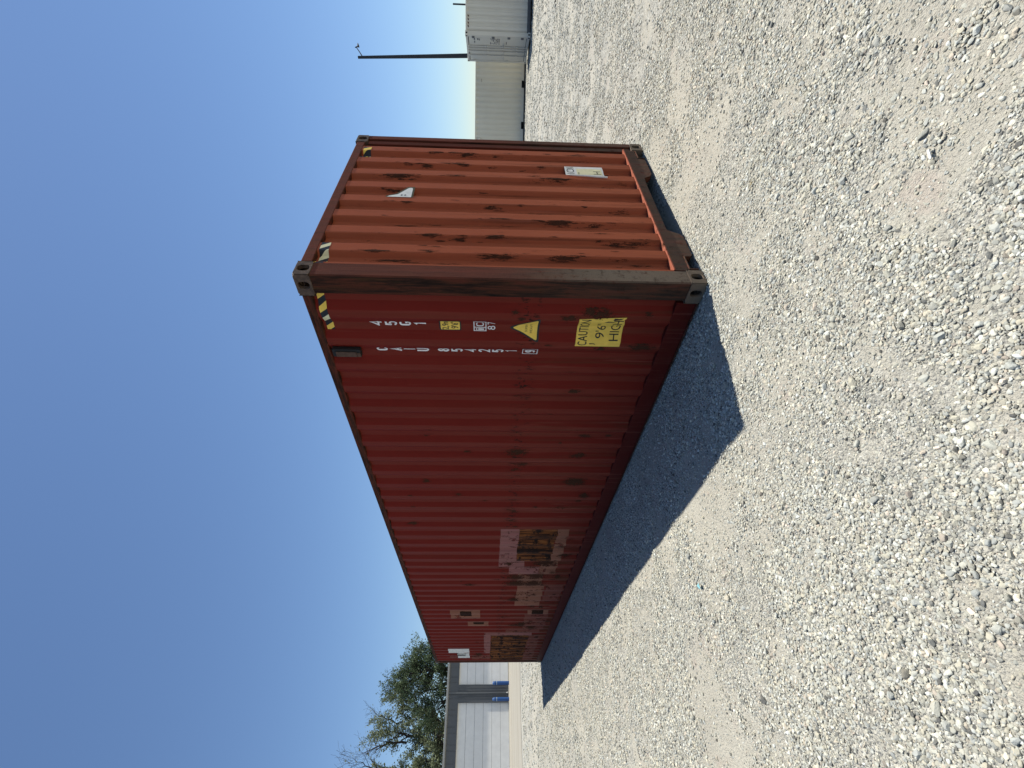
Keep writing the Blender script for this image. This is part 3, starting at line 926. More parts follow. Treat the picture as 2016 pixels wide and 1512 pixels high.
tube(bm, [Vector((.004, 1.652 - .03 * k / 5, z)) + Vector((random.uniform(-.002, .002), random.uniform(-.003, .003), 0)) for k, z in enumerate((.815, .74, .67, .60, .53, .468))], [.006, .007, .008, .008, .009, .007], 7)
bm_obj('label_curl', bm, M_whv, cl_)
bm = bmesh.new()
poly2d(bm, [(1.150, 2.430), (1.168, 2.430), (1.21, 2.350), (1.30, 2.285), (1.335, 2.262), (1.337, 2.200), (1.150, 2.200)], 1, 0)
poly2d(bm, [(1.150, 2.420), (1.170, 2.400), (1.195, 2.335), (1.315, 2.252), (1.322, 2.238), (1.318, 2.222), (1.300, 2.216), (1.150, 2.216)], 0, 0.0006)
rect2d(bm, 1.170, 1.195, 2.292, 2.306, 2, .0012)
rect2d(bm, 1.172, 1.195, 2.262, 2.276, 2, .0012)
taut_decal('warning_triangle', bm, [M_whv, simple('olive_border', (.10, .075, .025), .6), M_greyp], 0, 1.15, 1.34)['label'] = 'bleached triangular warning label stretched over a recess'

# ================================================================== PALE CONTAINERS
def pale_paint(name, a, b):
    t = NT(name)
    co = t.co()
    big = t.noise(co, 1.1, 4, 0.6)
    c = t.mix(t.ramp(big, 0.3, 0.7), a, b)
    st = t.noise(t.map(co, (14, 14, 0.6)), 1.0, 5, 0.6)
    c = t.mix(t.math('MULTIPLY', t.smooth(st, 0.55, 0.75), 0.3), c, tuple(x * 0.62 for x in a))
    sp_ = t.noise(co, 18, 6, 0.7)
    c = t.mix(t.math('MULTIPLY', t.smooth(sp_, 0.70, 0.74), 0.6), c, (0.16, 0.11, 0.07))
    return t.fin(c, 0.5, t.bump(t.noise(co, 4, 2), 0.25, 0.006), 0, 0.4)
M_p1 = pale_paint('grey_beige_paint', (0.76, 0.72, 0.61), (0.82, 0.78, 0.66))
M_p2 = pale_paint('warm_beige_paint', (0.84, 0.80, 0.655), (0.90, 0.86, 0.71))
M_darkrail = simple('dark_grey_rail', (0.13, 0.13, 0.13), 0.6)
M_steel = simple('galvanised_rod', (0.66, 0.64, 0.58), 0.45, 0.1, 10)
M_gask = simple('door_gasket', (0.035, 0.035, 0.04), 0.7)
M_dkred = simple('dark_red_mark', (0.10, 0.03, 0.025), 0.7)
M_greyprint = simple('grey_print', (0.17, 0.17, 0.17), 0.7)
M_tim = simple('grey_timber', (0.22, 0.20, 0.17), 0.8, 0.25, 12, 0.3)

def pale_container(loc, ang, length, h, mat, label, doors, pockets, pitch=0.2755):
    """local frame: origin at the door-end corner nearest the camera, +X along the visible long side, +Y to the back"""
    root = empty('shipping_container', loc, ang, label, 'shipping container')
    W = 2.438
    for cx, sx in ((0, 1), (length, -1)):
        for cy, sy in ((0, 1), (W, -1)):
            for cz in (0, 1):
                bm = bmesh.new()
                zz = 0 if cz == 0 else h - .118
                add_box(bm, cx if sx > 0 else cx - .178, cx + .178 if sx > 0 else cx, cy if sy > 0 else cy - .162, cy + .162 if sy > 0 else cy, zz, zz + .118, .006)
                cs = bm_obj('corner_casting', bm, mat, root)
                xm = cx + sx * .089
                bm = bmesh.new()
                add_box(bm, xm - .028, xm + .028, (cy - .002) if sy > 0 else cy - .01, (cy + .01) if sy > 0 else cy + .002, zz + .02, zz + .10, 0.0)
                bm_obj('casting_hole', bm, M_black, cs); bm = bmesh.new()
                ym = cy + sy * .081
                add_box(bm, (cx - .002) if sx > 0 else cx - .01, (cx + .01) if sx > 0 else cx + .002, ym - .03, ym + .03, zz + .02, zz + .10, 0.0)
                bm_obj('casting_hole', bm, M_black, cs)
            bm = bmesh.new()
            add_box(bm, cx + (.003 if sx > 0 else -.15), cx + (.15 if sx > 0 else -.003), cy + (.003 if sy > 0 else -.15), cy + (.15 if sy > 0 else -.003), .1185, h - .1185, .01)
            bm_obj('corner_post', bm, mat, root)
    pr = clip_prof(side_profile(pitch, .25, .085, .055, .050, .010, .15, length), .151, length - .151)
    for (pl_, rev) in ((lambda u, d, z: Vector((u, d, z)), False), (lambda u, d, z: Vector((u, W - d, z)), True)):
        bm = panel_mesh(pr, .14, h - .08, pl_, 3)
        if rev: bmesh.ops.reverse_faces(bm, faces=bm.faces)
        bm_obj('side_wall', bm, mat, root)
    for y0, y1 in ((.002, .06), (W - .06, W - .002)):
        bm = bmesh.new(); add_box(bm, .1785, length - .1785, y0, y1, h - .085, h - .018, .005); bm_obj('top_side_rail', bm, mat, root)
        bm = bmesh.new(); add_box(bm, .1785, length - .1785, y0, y1 - .01, .02, .16, .004); bm_obj('bottom_side_rail', bm, M_darkrail if doors else mat, root)
    if pockets:
        for pc in pockets:
            box_obj('fork_pocket', (pc - .18, -.001, .022), (pc + .18, .02, .145), M_black, root)
    # end far
    box_obj('end_wall', (length - .06, .151, .15), (length - .01, W - .151, h - .1), mat, root)
    box_obj('roof', (.01, .061, h - .05), (length - .01, W - .061, h - .022), mat, root)
    box_obj('floor', (.1, .07, .10), (length - .1, W - .07, .16), M_under, root)
    # vents
    for vx in (1.55, length - 1.0) if doors else (1.2, length - 1.9):
        bm = bmesh.new()
        add_box(bm, vx - .05, vx + .09, -.012, .012, h - .33, h - .16, .01)
        v_ = bm_obj('vent_cover', bm, mat, root)
        bm = bmesh.new(); add_box(bm, vx - .05, vx + .09, -.008, .01, h - .345, h - .332, 0); bm_obj('vent_slot', bm, M_gask, v_)
    # door end at x = 0
    box_obj('door_header', (.003, .1625, h - .115), (.09, W - .1625, h - .02), mat, root, .004)
    box_obj('door_sill', (.003, .1625, .03), (.09, W - .1625, .15), mat, root, .004)
    for d_ in (0, 1):
        y0 = .155 + d_ * 1.066
        dr = box_obj('door', (.016, y0, .165), (.06, y0 + 1.06, h - .13), mat, root, .006)
        # raised horizontal fields of the door leaf
        for zz in np.linspace(.30, h - .75, 4):
            box_obj('door_field', (.010, y0 + .09, zz), (.0155, y0 + .97, zz + (h - .9) / 4 * .72), mat, dr, .003)
        box_obj('gasket', (.012, y0, h - .145), (.030, y0 + 1.06, h - .128), M_gask, dr)
        box_obj('gasket', (.012, y0, .150), (.030, y0 + 1.06, .170), M_gask, dr)
        ys = (.78, .98) if d_ == 0 else (1.27 - y0, 1.74 - y0)
        for yy in ((.88, 1.08) if d_ == 0 else (1.33, 1.72)):
            bm = bmesh.new()
            tube(bm, [(-.018, yy, .10), (-.018, yy, h - .08)], .019, 8)
            rod = bm_obj('lock_rod', bm, M_steel, dr)
            for zz in (.13, .55, 1.2, 1.9, h - .12):
                box_obj('rod_bracket', (-.040, yy - .045, zz - .03), (.010, yy + .045, zz + .03), mat, rod, .004)
            bm = bmesh.new()
            add_box(bm, -.050, -.036, yy - .02, yy + .36 * (1 if d_ else -.9), 1.13, 1.16, .003)
            bm_obj('handle', bm, M_steel, rod)
        for zz in (.35, .95, 1.65, h - .35):
            bm = bmesh.new()
            yy = .15 if d_ == 0 else W - .15
            add_box(bm, -.022, .014, yy - .06, yy + .07, zz - .06, zz + .06, .006)
            bm_obj('hinge', bm, M_greyprint if d_ == 0 else mat, dr)
    if doors:
        # small printed blocks, far too small to read
        dr = [c for c in root.children if c.name.startswith('door') and 'sill' not in c.name and 'header' not in c.name][0]
        bm = bmesh.new()
        rd_ = random.Random(3)
        def rows(y0, y1, z0, z1, n_, dens=0.75):
            for i in range(n_):
                z_ = z1 - (z1 - z0) * (i + .5) / n_
                y_ = y0
                while y_ < y1:
                    w_ = rd_.uniform(.02, .07)
                    if rd_.random() < dens: add_box(bm, .006, .0095, y_, min(y_ + w_, y1), z_ - (z1 - z0) / n_ * .28, z_ + (z1 - z0) / n_ * .28)
                    y_ += w_ + .012
        rows(.27, .45, h - .45, h - .35, 1); rows(.27, .42, h - .60, h - .50, 1); rows(.50, .66, h - .45, h - .36, 1, .9); rows(.30, .45, h - .66, h - .58, 1)
        rows(.26, .75, 1.35, 1.80, 7, .6)
        rows(.50, .72, 1.02, 1.08, 1, .8)
        bm_obj('printed_text', bm, M_greyprint, dr)
        bm = bmesh.new()
        for i in range(4):
            x_ = .28 + i * .13
            vv = [bm.verts.new(p) for p in ((x_, .0005, h - .168), (x_ + .06, .0005, h - .168), (x_ + .10, .0005, h - .115), (x_ + .04, .0005, h - .115))]
            bm.faces.new(vv)
        bm_obj('hazard_mark', bm, M_dkred, root)
    return root

def gz(x, y):
    """ground height: falls gently towards the far containers, slightly uneven"""
    s = -0.0076 * max(0.0, y - 1.0) if y < 60 else -0.0076 * 59
    return s
C1 = pale_container((-3.33, 23.15, -0.12), math.atan2(.59, .81), 12.192, 2.896, M_p1,
                    'grey beige shipping container showing double doors with lock rods, at the frame edge', True, None)
# second pale container: origin so that its +X runs along the visible face
ex, ey = .70, .714
cxy = (-6.57, 25.2)
C2 = pale_container((cxy[0] - 3.03 * ex, cxy[1] - 3.03 * ey, -0.135), math.atan2(ey, ex), 6.058, 2.591, M_p2,
                    'plain warm beige shipping container with fork pockets, partly hidden behind the red container', False, (3.03 - 1.03, 3.03 + 1.03))
def timber(par, ax, ay, zt):
    o = box_obj('timber_block', (-.10, -.35, -.5), (.10, .35, 0), M_tim, None, .008)
    return o
for (root, xx, lab) in ((C1, .16, 'grey timber block under the door corner of the grey beige container'), (C1, 3.9, 'grey timber block under the long side of the grey beige container'),
                        (C2, .2, 'grey timber block under the end of the warm beige container nearest the double doors'), (C2, 5.86, 'grey timber block under the warm beige container where the red container hides it')):
    mw = Matrix.Translation(root.location) @ Matrix.Rotation(root.rotation_euler.z, 4, 'Z')
    p_ = mw @ Vector((xx, .2, 0))
    g = gz(p_.x, p_.y) - .03
    o = box_obj('timber_block', (-.12, -.18, 0), (.12, .18, p_.z - g), M_tim, None, .008)
    o.location = (p_.x, p_.y, g); o.rotation_euler = (0, 0, root.rotation_euler.z)
    setp(o, lab, 'timber block', 'timber blocks under the pale containers')

# ================================================================== GARAGE BUILDING
def ribbed(name, a, spec=0.4):
    return simple(name, a, 0.45, 0.06, 3, 0.03, spec)
M_wall = ribbed('slate_metal', (0.135, 0.14, 0.145))
M_spout = ribbed('spout_metal', (0.17, 0.175, 0.175))
M_trim = ribbed('trim_metal', (0.26, 0.265, 0.26))
M_door = simple('white_door_metal', (0.83, 0.81, 0.76), 0.45, 0.05, 3, 0.03, 0.3, alb=0.95)
M_groove = simple('door_groove', (0.22, 0.23, 0.24), 0.7)
M_gut = ribbed('gutter_metal', (0.36, 0.36, 0.34))
M_roofm = ribbed('roof_metal', (0.30, 0.30, 0.30))
BX = -33.1
gar = empty('garage_building', (BX, 2.3, 0), 0, 'low slate grey metal garage building with white sectional doors behind the container', 'building')
def gb(name, a, b, mat, parent=gar, bev=0.0):
    a = (a[0], a[1] - 2.3, a[2]); b = (b[0], b[1] - 2.3, b[2])
    return box_obj(name, a, b, mat, parent, bev)
EAVE = 4.0
DT = 3.30
doors_y = ((-2.50, 1.80), (2.81, 7.11))
REC = 0.105
# wall strips between the openings, as sheets with ribs every 0.31 m
def wall_sheet(y0, y1, z0, z1):
    bm = bmesh.new()
    add_box(bm, -.08, 0, y0 - 2.3, y1 - 2.3, z0, z1)
    n_ = int(round((y1 - y0) / .305))
    for i in range(1, n_):
        yy = y0 + (y1 - y0) * i / n_ - 2.3
        vv = []
        for z in (z0, z1):
            vv.append([bm.verts.new((x, y_, z)) for x, y_ in ((0.0005, yy - .032), (.022, yy - .014), (.022, yy + .014), (0.0005, yy + .032))])
        for k in range(3):
            bm.faces.new((vv[0][k], vv[0][k + 1], vv[1][k + 1], vv[1][k]))
    bm_obj('wall_panel', bm, M_wall, gar)
y = -12.0
while y < 15.0:
    wall_sheet(y, y + .913, DT, EAVE - .10)
    y += .915
for (a, b) in ((-12.0, doors_y[0][0]), (doors_y[0][1], doors_y[1][0]), (doors_y[1][1], 15.0)):
    n_ = max(1, int(round((b - a) / .915)))
    for i in range(n_):
        wall_sheet(a + (b - a) * i / n_, a + (b - a) * (i + 1) / n_ - .002, 0.0, DT - .002)
for (a, b) in doors_y:
    fr = gb('door_frame', (-.001, a - .07, DT - .03), (.012, b + .07, DT + .07), M_wall)
    gb('jamb', (-REC - .06, b, 0), (.013, b + .045, DT), M_wall, fr)
    gb('jamb', (-REC - .06, a - .045, 0), (.013, a, DT), M_wall, fr)
    dr = gb('garage_door', (-REC - .05, a, 0.002), (-REC - .035, b, DT), M_groove)
    n_ = 6
    hh = (DT - .02) / n_
    for i in range(n_):
        s_ = gb('door_section', (-REC - .034, a + .004, .012 + i * hh), (-REC, b - .004, .012 + (i + 1) * hh - .014), M_door, dr, .005)
    gb('bottom_seal', (-REC - .034, a + .004, .0025), (-REC + .004, b - .004, .0115), M_gask, dr)
# eave, gutter, roof, body
gb('fascia', (-.02, -12.05, EAVE - .098), (.055, 15.0, EAVE - .002), M_gut, gar, .008)
gb('gutter', (.056, -12.05, EAVE - .075), (.125, 15.0, EAVE + .04), M_gut, gar, .012)
bm = bmesh.new()
vv = [bm.verts.new(p) for p in ((.05, -14.35, EAVE + .005), (.05, 12.7, EAVE + .005), (-6.5, 12.7, EAVE + .12), (-6.5, -14.35, EAVE + .12), (-13, -14.35, EAVE), (-13, 12.7, EAVE))]
bm.faces.new((vv[0], vv[1], vv[2], vv[3])); bm.faces.new((vv[3], vv[2], vv[5], vv[4]))
bm_obj('roof', bm, M_roofm, gar)
gb('rear_wall', (-13, -12, 0), (-12.9, 15, EAVE - .01), M_wall)
gb('gable_wall', (-12.9, -12.0, 0), (-.081, -11.92, EAVE - .01), M_wall)
gb('gable_wall', (-12.9, 14.92, 0), (-.081, 15.0, EAVE - .01), M_wall)
gb('base_trim', (.0006, doors_y[0][1] + .05, 0.0), (.03, doors_y[1][0] - .05, .03), M_gut)
# downspout
bm = bmesh.new()
add_box(bm, .002, .082, 2.28 - 2.3, 2.37 - 2.3, .12, EAVE - .08, .008)
ds = bm_obj('downspout', bm, M_spout, gar)
bm = bmesh.new()
tube(bm, [(.05, .025, .14), (.09, .025, .08), (.20, .025, .05)], .04, 8)
bm_obj('outlet', bm, simple('outlet_grey', (.5, .5, .48), .5), ds)
# corner trims beside the downspout
for yy in (2.02, 2.62):
    gb('wall_trim', (.0006, yy, 0.03), (.028, yy + .05, DT - .01), M_wall, gar, .003)

# bollards
M_blue = simple('blue_bollard_sleeve', (0.035, 0.115, 0.34), 0.4, 0.1, 8)
M_band = simple('pale_reflective_band', (0.45, 0.55, 0.62), 0.35)
def bollard(x, y, label):
    r_ = empty('bollard', (x, y, 0.0), 0, label, 'bollard', 'blue bollards between the garage doors')
    bm = bmesh.new()
    prof = [(.112, 0), (.112, .93), (.108, .98), (.090, 1.03), (.055, 1.06), (.001, 1.07)]
    rings = [[bm.verts.new((rr_ * math.cos(2 * math.pi * k / 20), rr_ * math.sin(2 * math.pi * k / 20), z)) for k in range(20)] for rr_, z in prof]
    for a, b in zip(rings, rings[1:]):
        for k in range(20): bm.faces.new((a[k], a[(k + 1) % 20], b[(k + 1) % 20], b[k]))
    bm_obj('sleeve', bm, M_blue, r_, True)
    for z0, z1 in ((.775, .825), (.955, .975)):
        bm = bmesh.new()
        ra = [[bm.verts.new((.1135 * math.cos(2 * math.pi * k / 20), .1135 * math.sin(2 * math.pi * k / 20), z)) for k in range(20)] for z in (z0, z1)]
        for k in range(20): bm.faces.new((ra[0][k], ra[0][(k + 1) % 20], ra[1][(k + 1) % 20], ra[1][k]))
        bm_obj('reflective_band', bm, M_band, r_, True)
bollard(-32.45, 2.78, 'blue bollard with pale band beside the partly hidden garage door, nearer the red container')
bollard(-32.45, 1.88, 'blue bollard with pale band beside the fully visible garage door at the frame edge')

# ================================================================== LIGHT POLES
M_pole = simple('dark_bronze_pole', (0.022, 0.026, 0.034), 0.5)
lp = empty('light_pole', (-6.05, 32.33, -.31), 0, 'tall dark tapered light pole with a short bracket arm behind the pale containers', 'light pole')
bm = bmesh.new(); tube(bm, [(0, 0, 0), (-.215, -.035, 5.0), (-.43, -.07, 10.12)], [.140, .110, .075], 14); bm_obj('pole', bm, M_pole, lp)
bm = bmesh.new(); tube(bm, [(-.40, -.07, 9.84), (-.16, 0, 10.00), (.05, .05, 10.16)], [.036, .028, .024], 8); bm_obj('arm', bm, simple('arm_grey', (.09, .11, .15), .5), lp)
bm = bmesh.new()
tube(bm, [(.03, .04, 10.23), (.06, .05, 10.12), (.09, .055, 10.05)], [.025, .035, .03], 8)
tube(bm, [(.05, .05, 10.05), (.10, .06, 10.03), (.24, .09, 10.03)], [.085, .07, .02], 10)
bm_obj('lamp_head', bm, M_pole, lp)
sp_ = empty('light_pole', (-5.80, 44.63, -.46), 0, 'short dark post just showing above the grey beige container at the frame edge', 'post')
bm = bmesh.new(); tube(bm, [(0, 0, 0), (0, 0, 5.1)], [.06, .055], 10); bm_obj('pole', bm, M_pole, sp_)
bm = bmesh.new(); tube(bm, [(0, 0, 5.1), (0, 0, 5.16)], [.068, .03], 10); bm_obj('cap', bm, M_pole, sp_)

# ================================================================== TREES
def leaf_mat(name, a, b):
    t = NT(name)
    n1 = t.noise(t.co(), 0.9, 4, 0.6)
    n2 = t.noise(t.co(), 6.0, 3, 0.6)
    c = t.mix(t.ramp(t.math('ADD', t.math('MULTIPLY', n1, 0.6), t.math('MULTIPLY', n2, 0.4)), 0.35, 0.65), a, b)
    t.put(t.b.inputs['Base Color'], c)
    t.b.inputs['Roughness'].default_value = 0.65
    t.b.inputs['Specular IOR Level'].default_value = 0.3
    tr = t.n('ShaderNodeBsdfTranslucent'); t.l(c, tr.inputs[0])
    mx = t.n('ShaderNodeMixShader'); mx.inputs[0].default_value = 0.25
    t.l(t.b.outputs[0], mx.inputs[1]); t.l(tr.outputs[0], mx.inputs[2]); t.l(mx.outputs[0], t.out.inputs[0])
    return t.m
M_leafA = leaf_mat('olive_needles', (0.085, 0.11, 0.055), (0.24, 0.265, 0.15))
M_leafB = leaf_mat('dark_needles', (0.040, 0.070, 0.034), (0.13, 0.17, 0.085))
M_bark = simple('dark_bark', (0.055, 0.042, 0.034), 0.9, 0.3, 4, 0.4)

def tree(loc, limbs, label, leafmat, seed, leaf_n, twig_leaf, leaf_size, dens):
    """limbs: list of polylines (relative points) with base radius; twigs and leaf sprays grow along them"""
    rd_ = random.Random(seed)
    root = empty('tree', loc, 0, label, 'tree')
    bw = bmesh.new()
    leaves = []
    def grow(p, d, r, ln, depth, leafy):
        pts = [p.copy()]
        rad = [r]
        n_ = 5
        dd = d.copy()
        for i in range(n_):
            dd = (dd + Vector((rd_.gauss(0, .16), rd_.gauss(0, .16), rd_.gauss(0.03, .12)))).normalized()
            p = p + dd * ln / n_
            pts.append(p.copy()); rad.append(max(.006, r * (1 - .75 * (i + 1) / n_)))
        tube(bw, pts, rad, 5 if depth > 0 else 7, False)
        if depth >= 1 and leafy > 0:
            for i in range(1, len(pts)):
                for k in range(int(twig_leaf * (1.6 if depth >= 2 else 0.8))):
                    if rd_.random() < leafy * dens:
                        q = pts[i - 1].lerp(pts[i], rd_.random()) + Vector((rd_.gauss(0, .13), rd_.gauss(0, .13), rd_.gauss(0, .10)))
                        leaves.append((q, dd))
        if depth < 3:
            nb = 5 if depth == 0 else 4
            for k in range(nb):
                t_ = rd_.uniform(.3, 1.0)
                i = min(n_ - 1, int(t_ * n_))
                q = pts[i].lerp(pts[i + 1], t_ * n_ - i if i < n_ else 1)
                ax = Vector((rd_.gauss(0, 1), rd_.gauss(0, 1), rd_.gauss(0.25, .8))).normalized()
                nd = (dd * .9 + ax * .9).normalized()
                grow(q, nd, rad[i] * .5, ln * rd_.uniform(.38, .6), depth + 1, leafy)
    for (poly, r0, leafy) in limbs:
        P_ = [Vector(p) for p in poly]
        # resample with wobble
        pts = [P_[0]]
        for a, b in zip(P_, P_[1:]):
            for k in range(1, 5):
                pts.append(a.lerp(b, k / 4) + Vector((rd_.gauss(0, .06), rd_.gauss(0, .06), rd_.gauss(0, .05))))
        n_ = len(pts)
        rad = [max(.012, r0 * (1 - .88 * i / (n_ - 1))) for i in range(n_)]
        tube(bw, pts, rad, 9, False)
        for i in range(2, n_):
            t_ = i / (n_ - 1)
            if t_ < .28: continue
            for k in range(2 if t_ < .97 else 3):
                ax = Vector((rd_.gauss(0, 1), rd_.gauss(0, 1), rd_.gauss(.3, .7))).normalized()
                dd = (pts[i] - pts[i - 1]).normalized()
                grow(pts[i], (dd * .7 + ax).normalized(), rad[i] * .55, rd_.uniform(.9, 1.7), 1 if leafy > .15 else 2, leafy)
    bm_obj('trunk', bw, M_bark, root)
    # leaves as sprays of narrow bent cards
    verts = []; faces = []
    nrm = rng
    for (q, d) in leaves:
        for k in range(leaf_n):
            c = q + Vector((rd_.gauss(0, .09), rd_.gauss(0, .09), rd_.gauss(0, .08)))
            u = (Vector((rd_.gauss(0, 1), rd_.gauss(0, 1), rd_.gauss(0.1, .8)))).normalized()
            w = u.orthogonal().normalized()
            w = (Matrix.Rotation(rd_.uniform(0, 6.28), 3, u) @ w)
            L_ = leaf_size * rd_.uniform(.6, 1.5); W_ = L_ * rd_.uniform(.25, .5)
            i0 = len(verts)
            verts += [c - w * W_ * .3, c + u * L_ * .5 - w * W_ * .6, c + u * L_, c + u * L_ * .5 + w * W_ * .6 + Vector((0, 0, .02))]
            faces.append((i0, i0 + 1, i0 + 2, i0 + 3))
    me = bpy.data.meshes.new('crown')
    me.from_pydata([tuple(v) for v in verts], [], faces)
    mesh_obj('crown', me, leafmat, root)
    return root, len(faces)
# big tree: base hidden behind the building, limbs fan up and to the right of the building's gutter line
T0 = Vector((-47.0, -1.2, 0))
limbsA = [
    ([(0, 0, 0), (0, .1, 2.5), (.2, -.2, 5.0), (.1, -.5, 7.5), (.2, -.6, 9.6)], .42, .9),
    ([(0, .1, 2.2), (.3, 1.3, 4.6), (.2, 2.1, 6.6), (-.2, 2.5, 8.6), (0, 2.8, 10.2)], .26, 1.0),
    ([(0, 0, 1.8), (-.4, 2.2, 3.9), (-.2, 3.8, 6.2), (.2, 4.8, 7.9), (0, 5.3, 9.3)], .24, 1.0),
    ([(0, 0, 2.0), (-.6, 1.6, 4.0), (-1.2, 3.3, 5.2), (-1.4, 4.9, 5.9)], .2, 1.0),
    ([(0, 0, 2.0), (.9, -.8, 4.5), (1.0, -1.2, 7.0), (.8, -1.8, 8.8)], .22, .9),
    ([(0, 0, 2.2), (-.9, -2.2, 4.8), (-1.1, -3.6, 7.2), (-1, -4.6, 8.9)], .24, .9),
    ([(0, 0, 2.2), (.9, -2.9, 4.2), (1.1, -4.6, 6.2), (1, -5.8, 7.4)], .22, .9),
    ([(.2, .3, 3.0), (1.2, 1.2, 4.4), (1.4, 2.0, 5.2), (1.2, 3.0, 6.4)], .16, 1.0),
    ([(.2, .0, 3.0), (1.2, -.2, 4.4), (1.4, .4, 5.4), (1.2, .6, 6.8)], .16, 1.0),
    # bare dead tops
    ([(0, 1.9, 8.2), (.1, 2.0, 9.8), (.1, 1.5, 10.8), (0, 1.1, 12.1)], .10, .05),
    ([(.1, -.2, 8.6), (.1, 0.0, 10.0), (.0, .4, 11.4), (0, .8, 12.5)], .09, .05),
    ([(.1, -.5, 8.6), (.1, -.9, 10.2), (.0, -.8, 11.4), (0, -.2, 12.7)], .09, .03),
    ([(0, 3.3, 9.0), (.1, 3.7, 10.2), (.1, 3.9, 11.0)], .07, .05),
]
tA, nA = tree(tuple(T0), limbsA, 'big sparse olive green tree with bare dead top twigs behind the garage roof', M_leafA, 11, 3, 2, .17, .19)
T1 = Vector((-44.0, 5.9, 0))
limbsB = [
    ([(0, 0, 0), (0, .1, 2.5), (.1, -.1, 5.0), (.1, -.3, 7.0), (0, -.6, 8.4)], .36, .9),
    ([(0, 0, 2.5), (.4, -1.2, 4.6), (.3, -1.8, 6.0), (.2, -2.0, 7.4)], .2, .8),
    ([(0, 0, 2.4), (.7, .8, 4.4), (.8, 1.2, 5.9), (.6, 1.3, 7.0)], .2, .9),
    ([(0, 0, 3.0), (-.7, -.4, 5.2), (-.6, 0, 6.8), (-.6, .4, 7.9)], .2, .9),
    ([(0, 0, 2.2), (.2, -1.6, 3.8), (.2, -2.7, 4.9), (.1, -3.4, 5.9)], .2, .8),
    ([(0, -.2, 6.0), (0, -1.0, 7.5), (0, -1.2, 8.4), (0, -1.5, 9.0)], .09, .3),
]
tB, nB = tree(tuple(T1), limbsB, 'smaller dark green clumpy tree showing behind the far end of the red container', M_leafB, 23, 6, 2, .14, .15)
print('leaves', nA, nB)

# ================================================================== GROUND
def vnoise(x, y, scale, seed):
    r_ = np.random.default_rng(seed)
    G = r_.random((256, 256))
    xs = x * scale + 1000.37; ys = y * scale + 1000.71
    xi = np.floor(xs).astype(int); yi = np.floor(ys).astype(int)
    fx = xs - xi; fy = ys - yi
    fx = fx * fx * (3 - 2 * fx); fy = fy * fy * (3 - 2 * fy)
    g = lambda a, b: G[a % 256, b % 256]
    return (g(xi, yi) * (1 - fx) + g(xi + 1, yi) * fx) * (1 - fy) + (g(xi, yi + 1) * (1 - fx) + g(xi + 1, yi + 1) * fx) * fy
def fbm(x, y, scale, seed, oct_=4):
    s = 0; a = 1; t_ = 0
    for o_ in range(oct_):
        s = s + a * vnoise(x, y, scale * 2 ** o_, seed + o_); t_ += a; a *= .5
    return s / t_
TRACKS = [  # x0,y0,x1,y1,half width,strength : bands of fine dusty material
    (0.60, 6.95, -2.6, 4.0, .22, .9), (3.4, 9.5, .6, 6.95, .22, .8), (2.6, 2.75, .15, 2.50, .20, .8), (2.6, 2.75, 6, 3.6, .2, .7), (.15, 2.5, -.1, 1.2, .15, .3),
    (1.6, .12, .30, .0, .13, .8), (.30, 0, .16, -.9, .15, .95), (.16, -.9, -.25, -1.5, .14, .7), (.30, 1.8, .35, 0.1, .16, .6), (-1.25, -1.1, -1.85, -3.0, .09, .8), (-1.25, -1.1, -.9, -.6, .09, .5),
    (.72, -1.03, .55, -1.46, .10, .7), (.55, -1.46, .73, -1.75, .10, .8), (.73, -1.75, .83, -2.1, .10, .8), (1.3, -.6, 1.45, -1.0, .10, .5),
    (-.16, -1.88, .07, -1.8, .09, .8), (.30, 3.5, -.6, 2.9, .2, .5), (-4, -2.0, -9, -1.6, .15, .6), (-2.6, -1.5, -7, -3.5, .14, .5), (3, 5.2, .6, 4.4, .18, .6),
    (-9, -2.2, -20, -2.5, .3, .6), (4, 14, -4, 11, .4, .5), (3, 18, -6, 16, .5, .5),
]
def fines(x, y):
    f = np.clip((fbm(x, y, 1.3, 5) - .48) * 4, 0, 1) * .75 * np.clip(.3 + 1.5 * fbm(x, y, 6.0, 61, 3), 0, 1.2)
    f = np.maximum(f, np.clip((fbm(x, y, 3.4, 15, 3) - .56) * 6, 0, 1) * .8)
    wob = (fbm(x, y, 1.1, 77, 3) - .5)
    wx = x + wob * .5; wy = y + (fbm(x, y, 1.1, 99, 3) - .5) * .5
    tk = np.zeros_like(x)
    for (x0, y0, x1, y1, w, s) in TRACKS:
        dx, dy = x1 - x0, y1 - y0
        t_ = np.clip(((wx - x0) * dx + (wy - y0) * dy) / (dx * dx + dy * dy), 0, 1)
        d_ = np.hypot(wx - (x0 + t_ * dx), wy - (y0 + t_ * dy))
        tk = np.maximum(tk, s * np.clip(1.3 - d_ / w, 0, 1))
    tk = tk * (0.05 + 1.15 * fbm(x, y, 4.0, 31, 4)) * .95
    return np.clip(np.maximum(f, tk), 0, 1)
def gheight(x, y):
    x = np.asarray(x, float); y = np.asarray(y, float)
    s = -0.0076 * np.clip(y - 1.0, 0, 59)
    near = np.clip(1 - np.hypot(x, y) / 30, 0, 1)
    b = (fbm(x, y, .45, 3, 3) - .5) * .05 + (fbm(x, y, 2.2, 8, 3) - .5) * .022
    f = fines(x, y)
    h = s + (b - f * .012) * near
    # level pad beneath the red container
    dx = np.maximum(np.maximum(-12.3 - x, x - .08), 0); dy = np.maximum(np.maximum(-.08 - y, y - 2.5), 0)
    pad = np.clip(1 - np.hypot(dx, dy) / .5, 0, 1)
    return h * (1 - pad) + pad * (-.004)

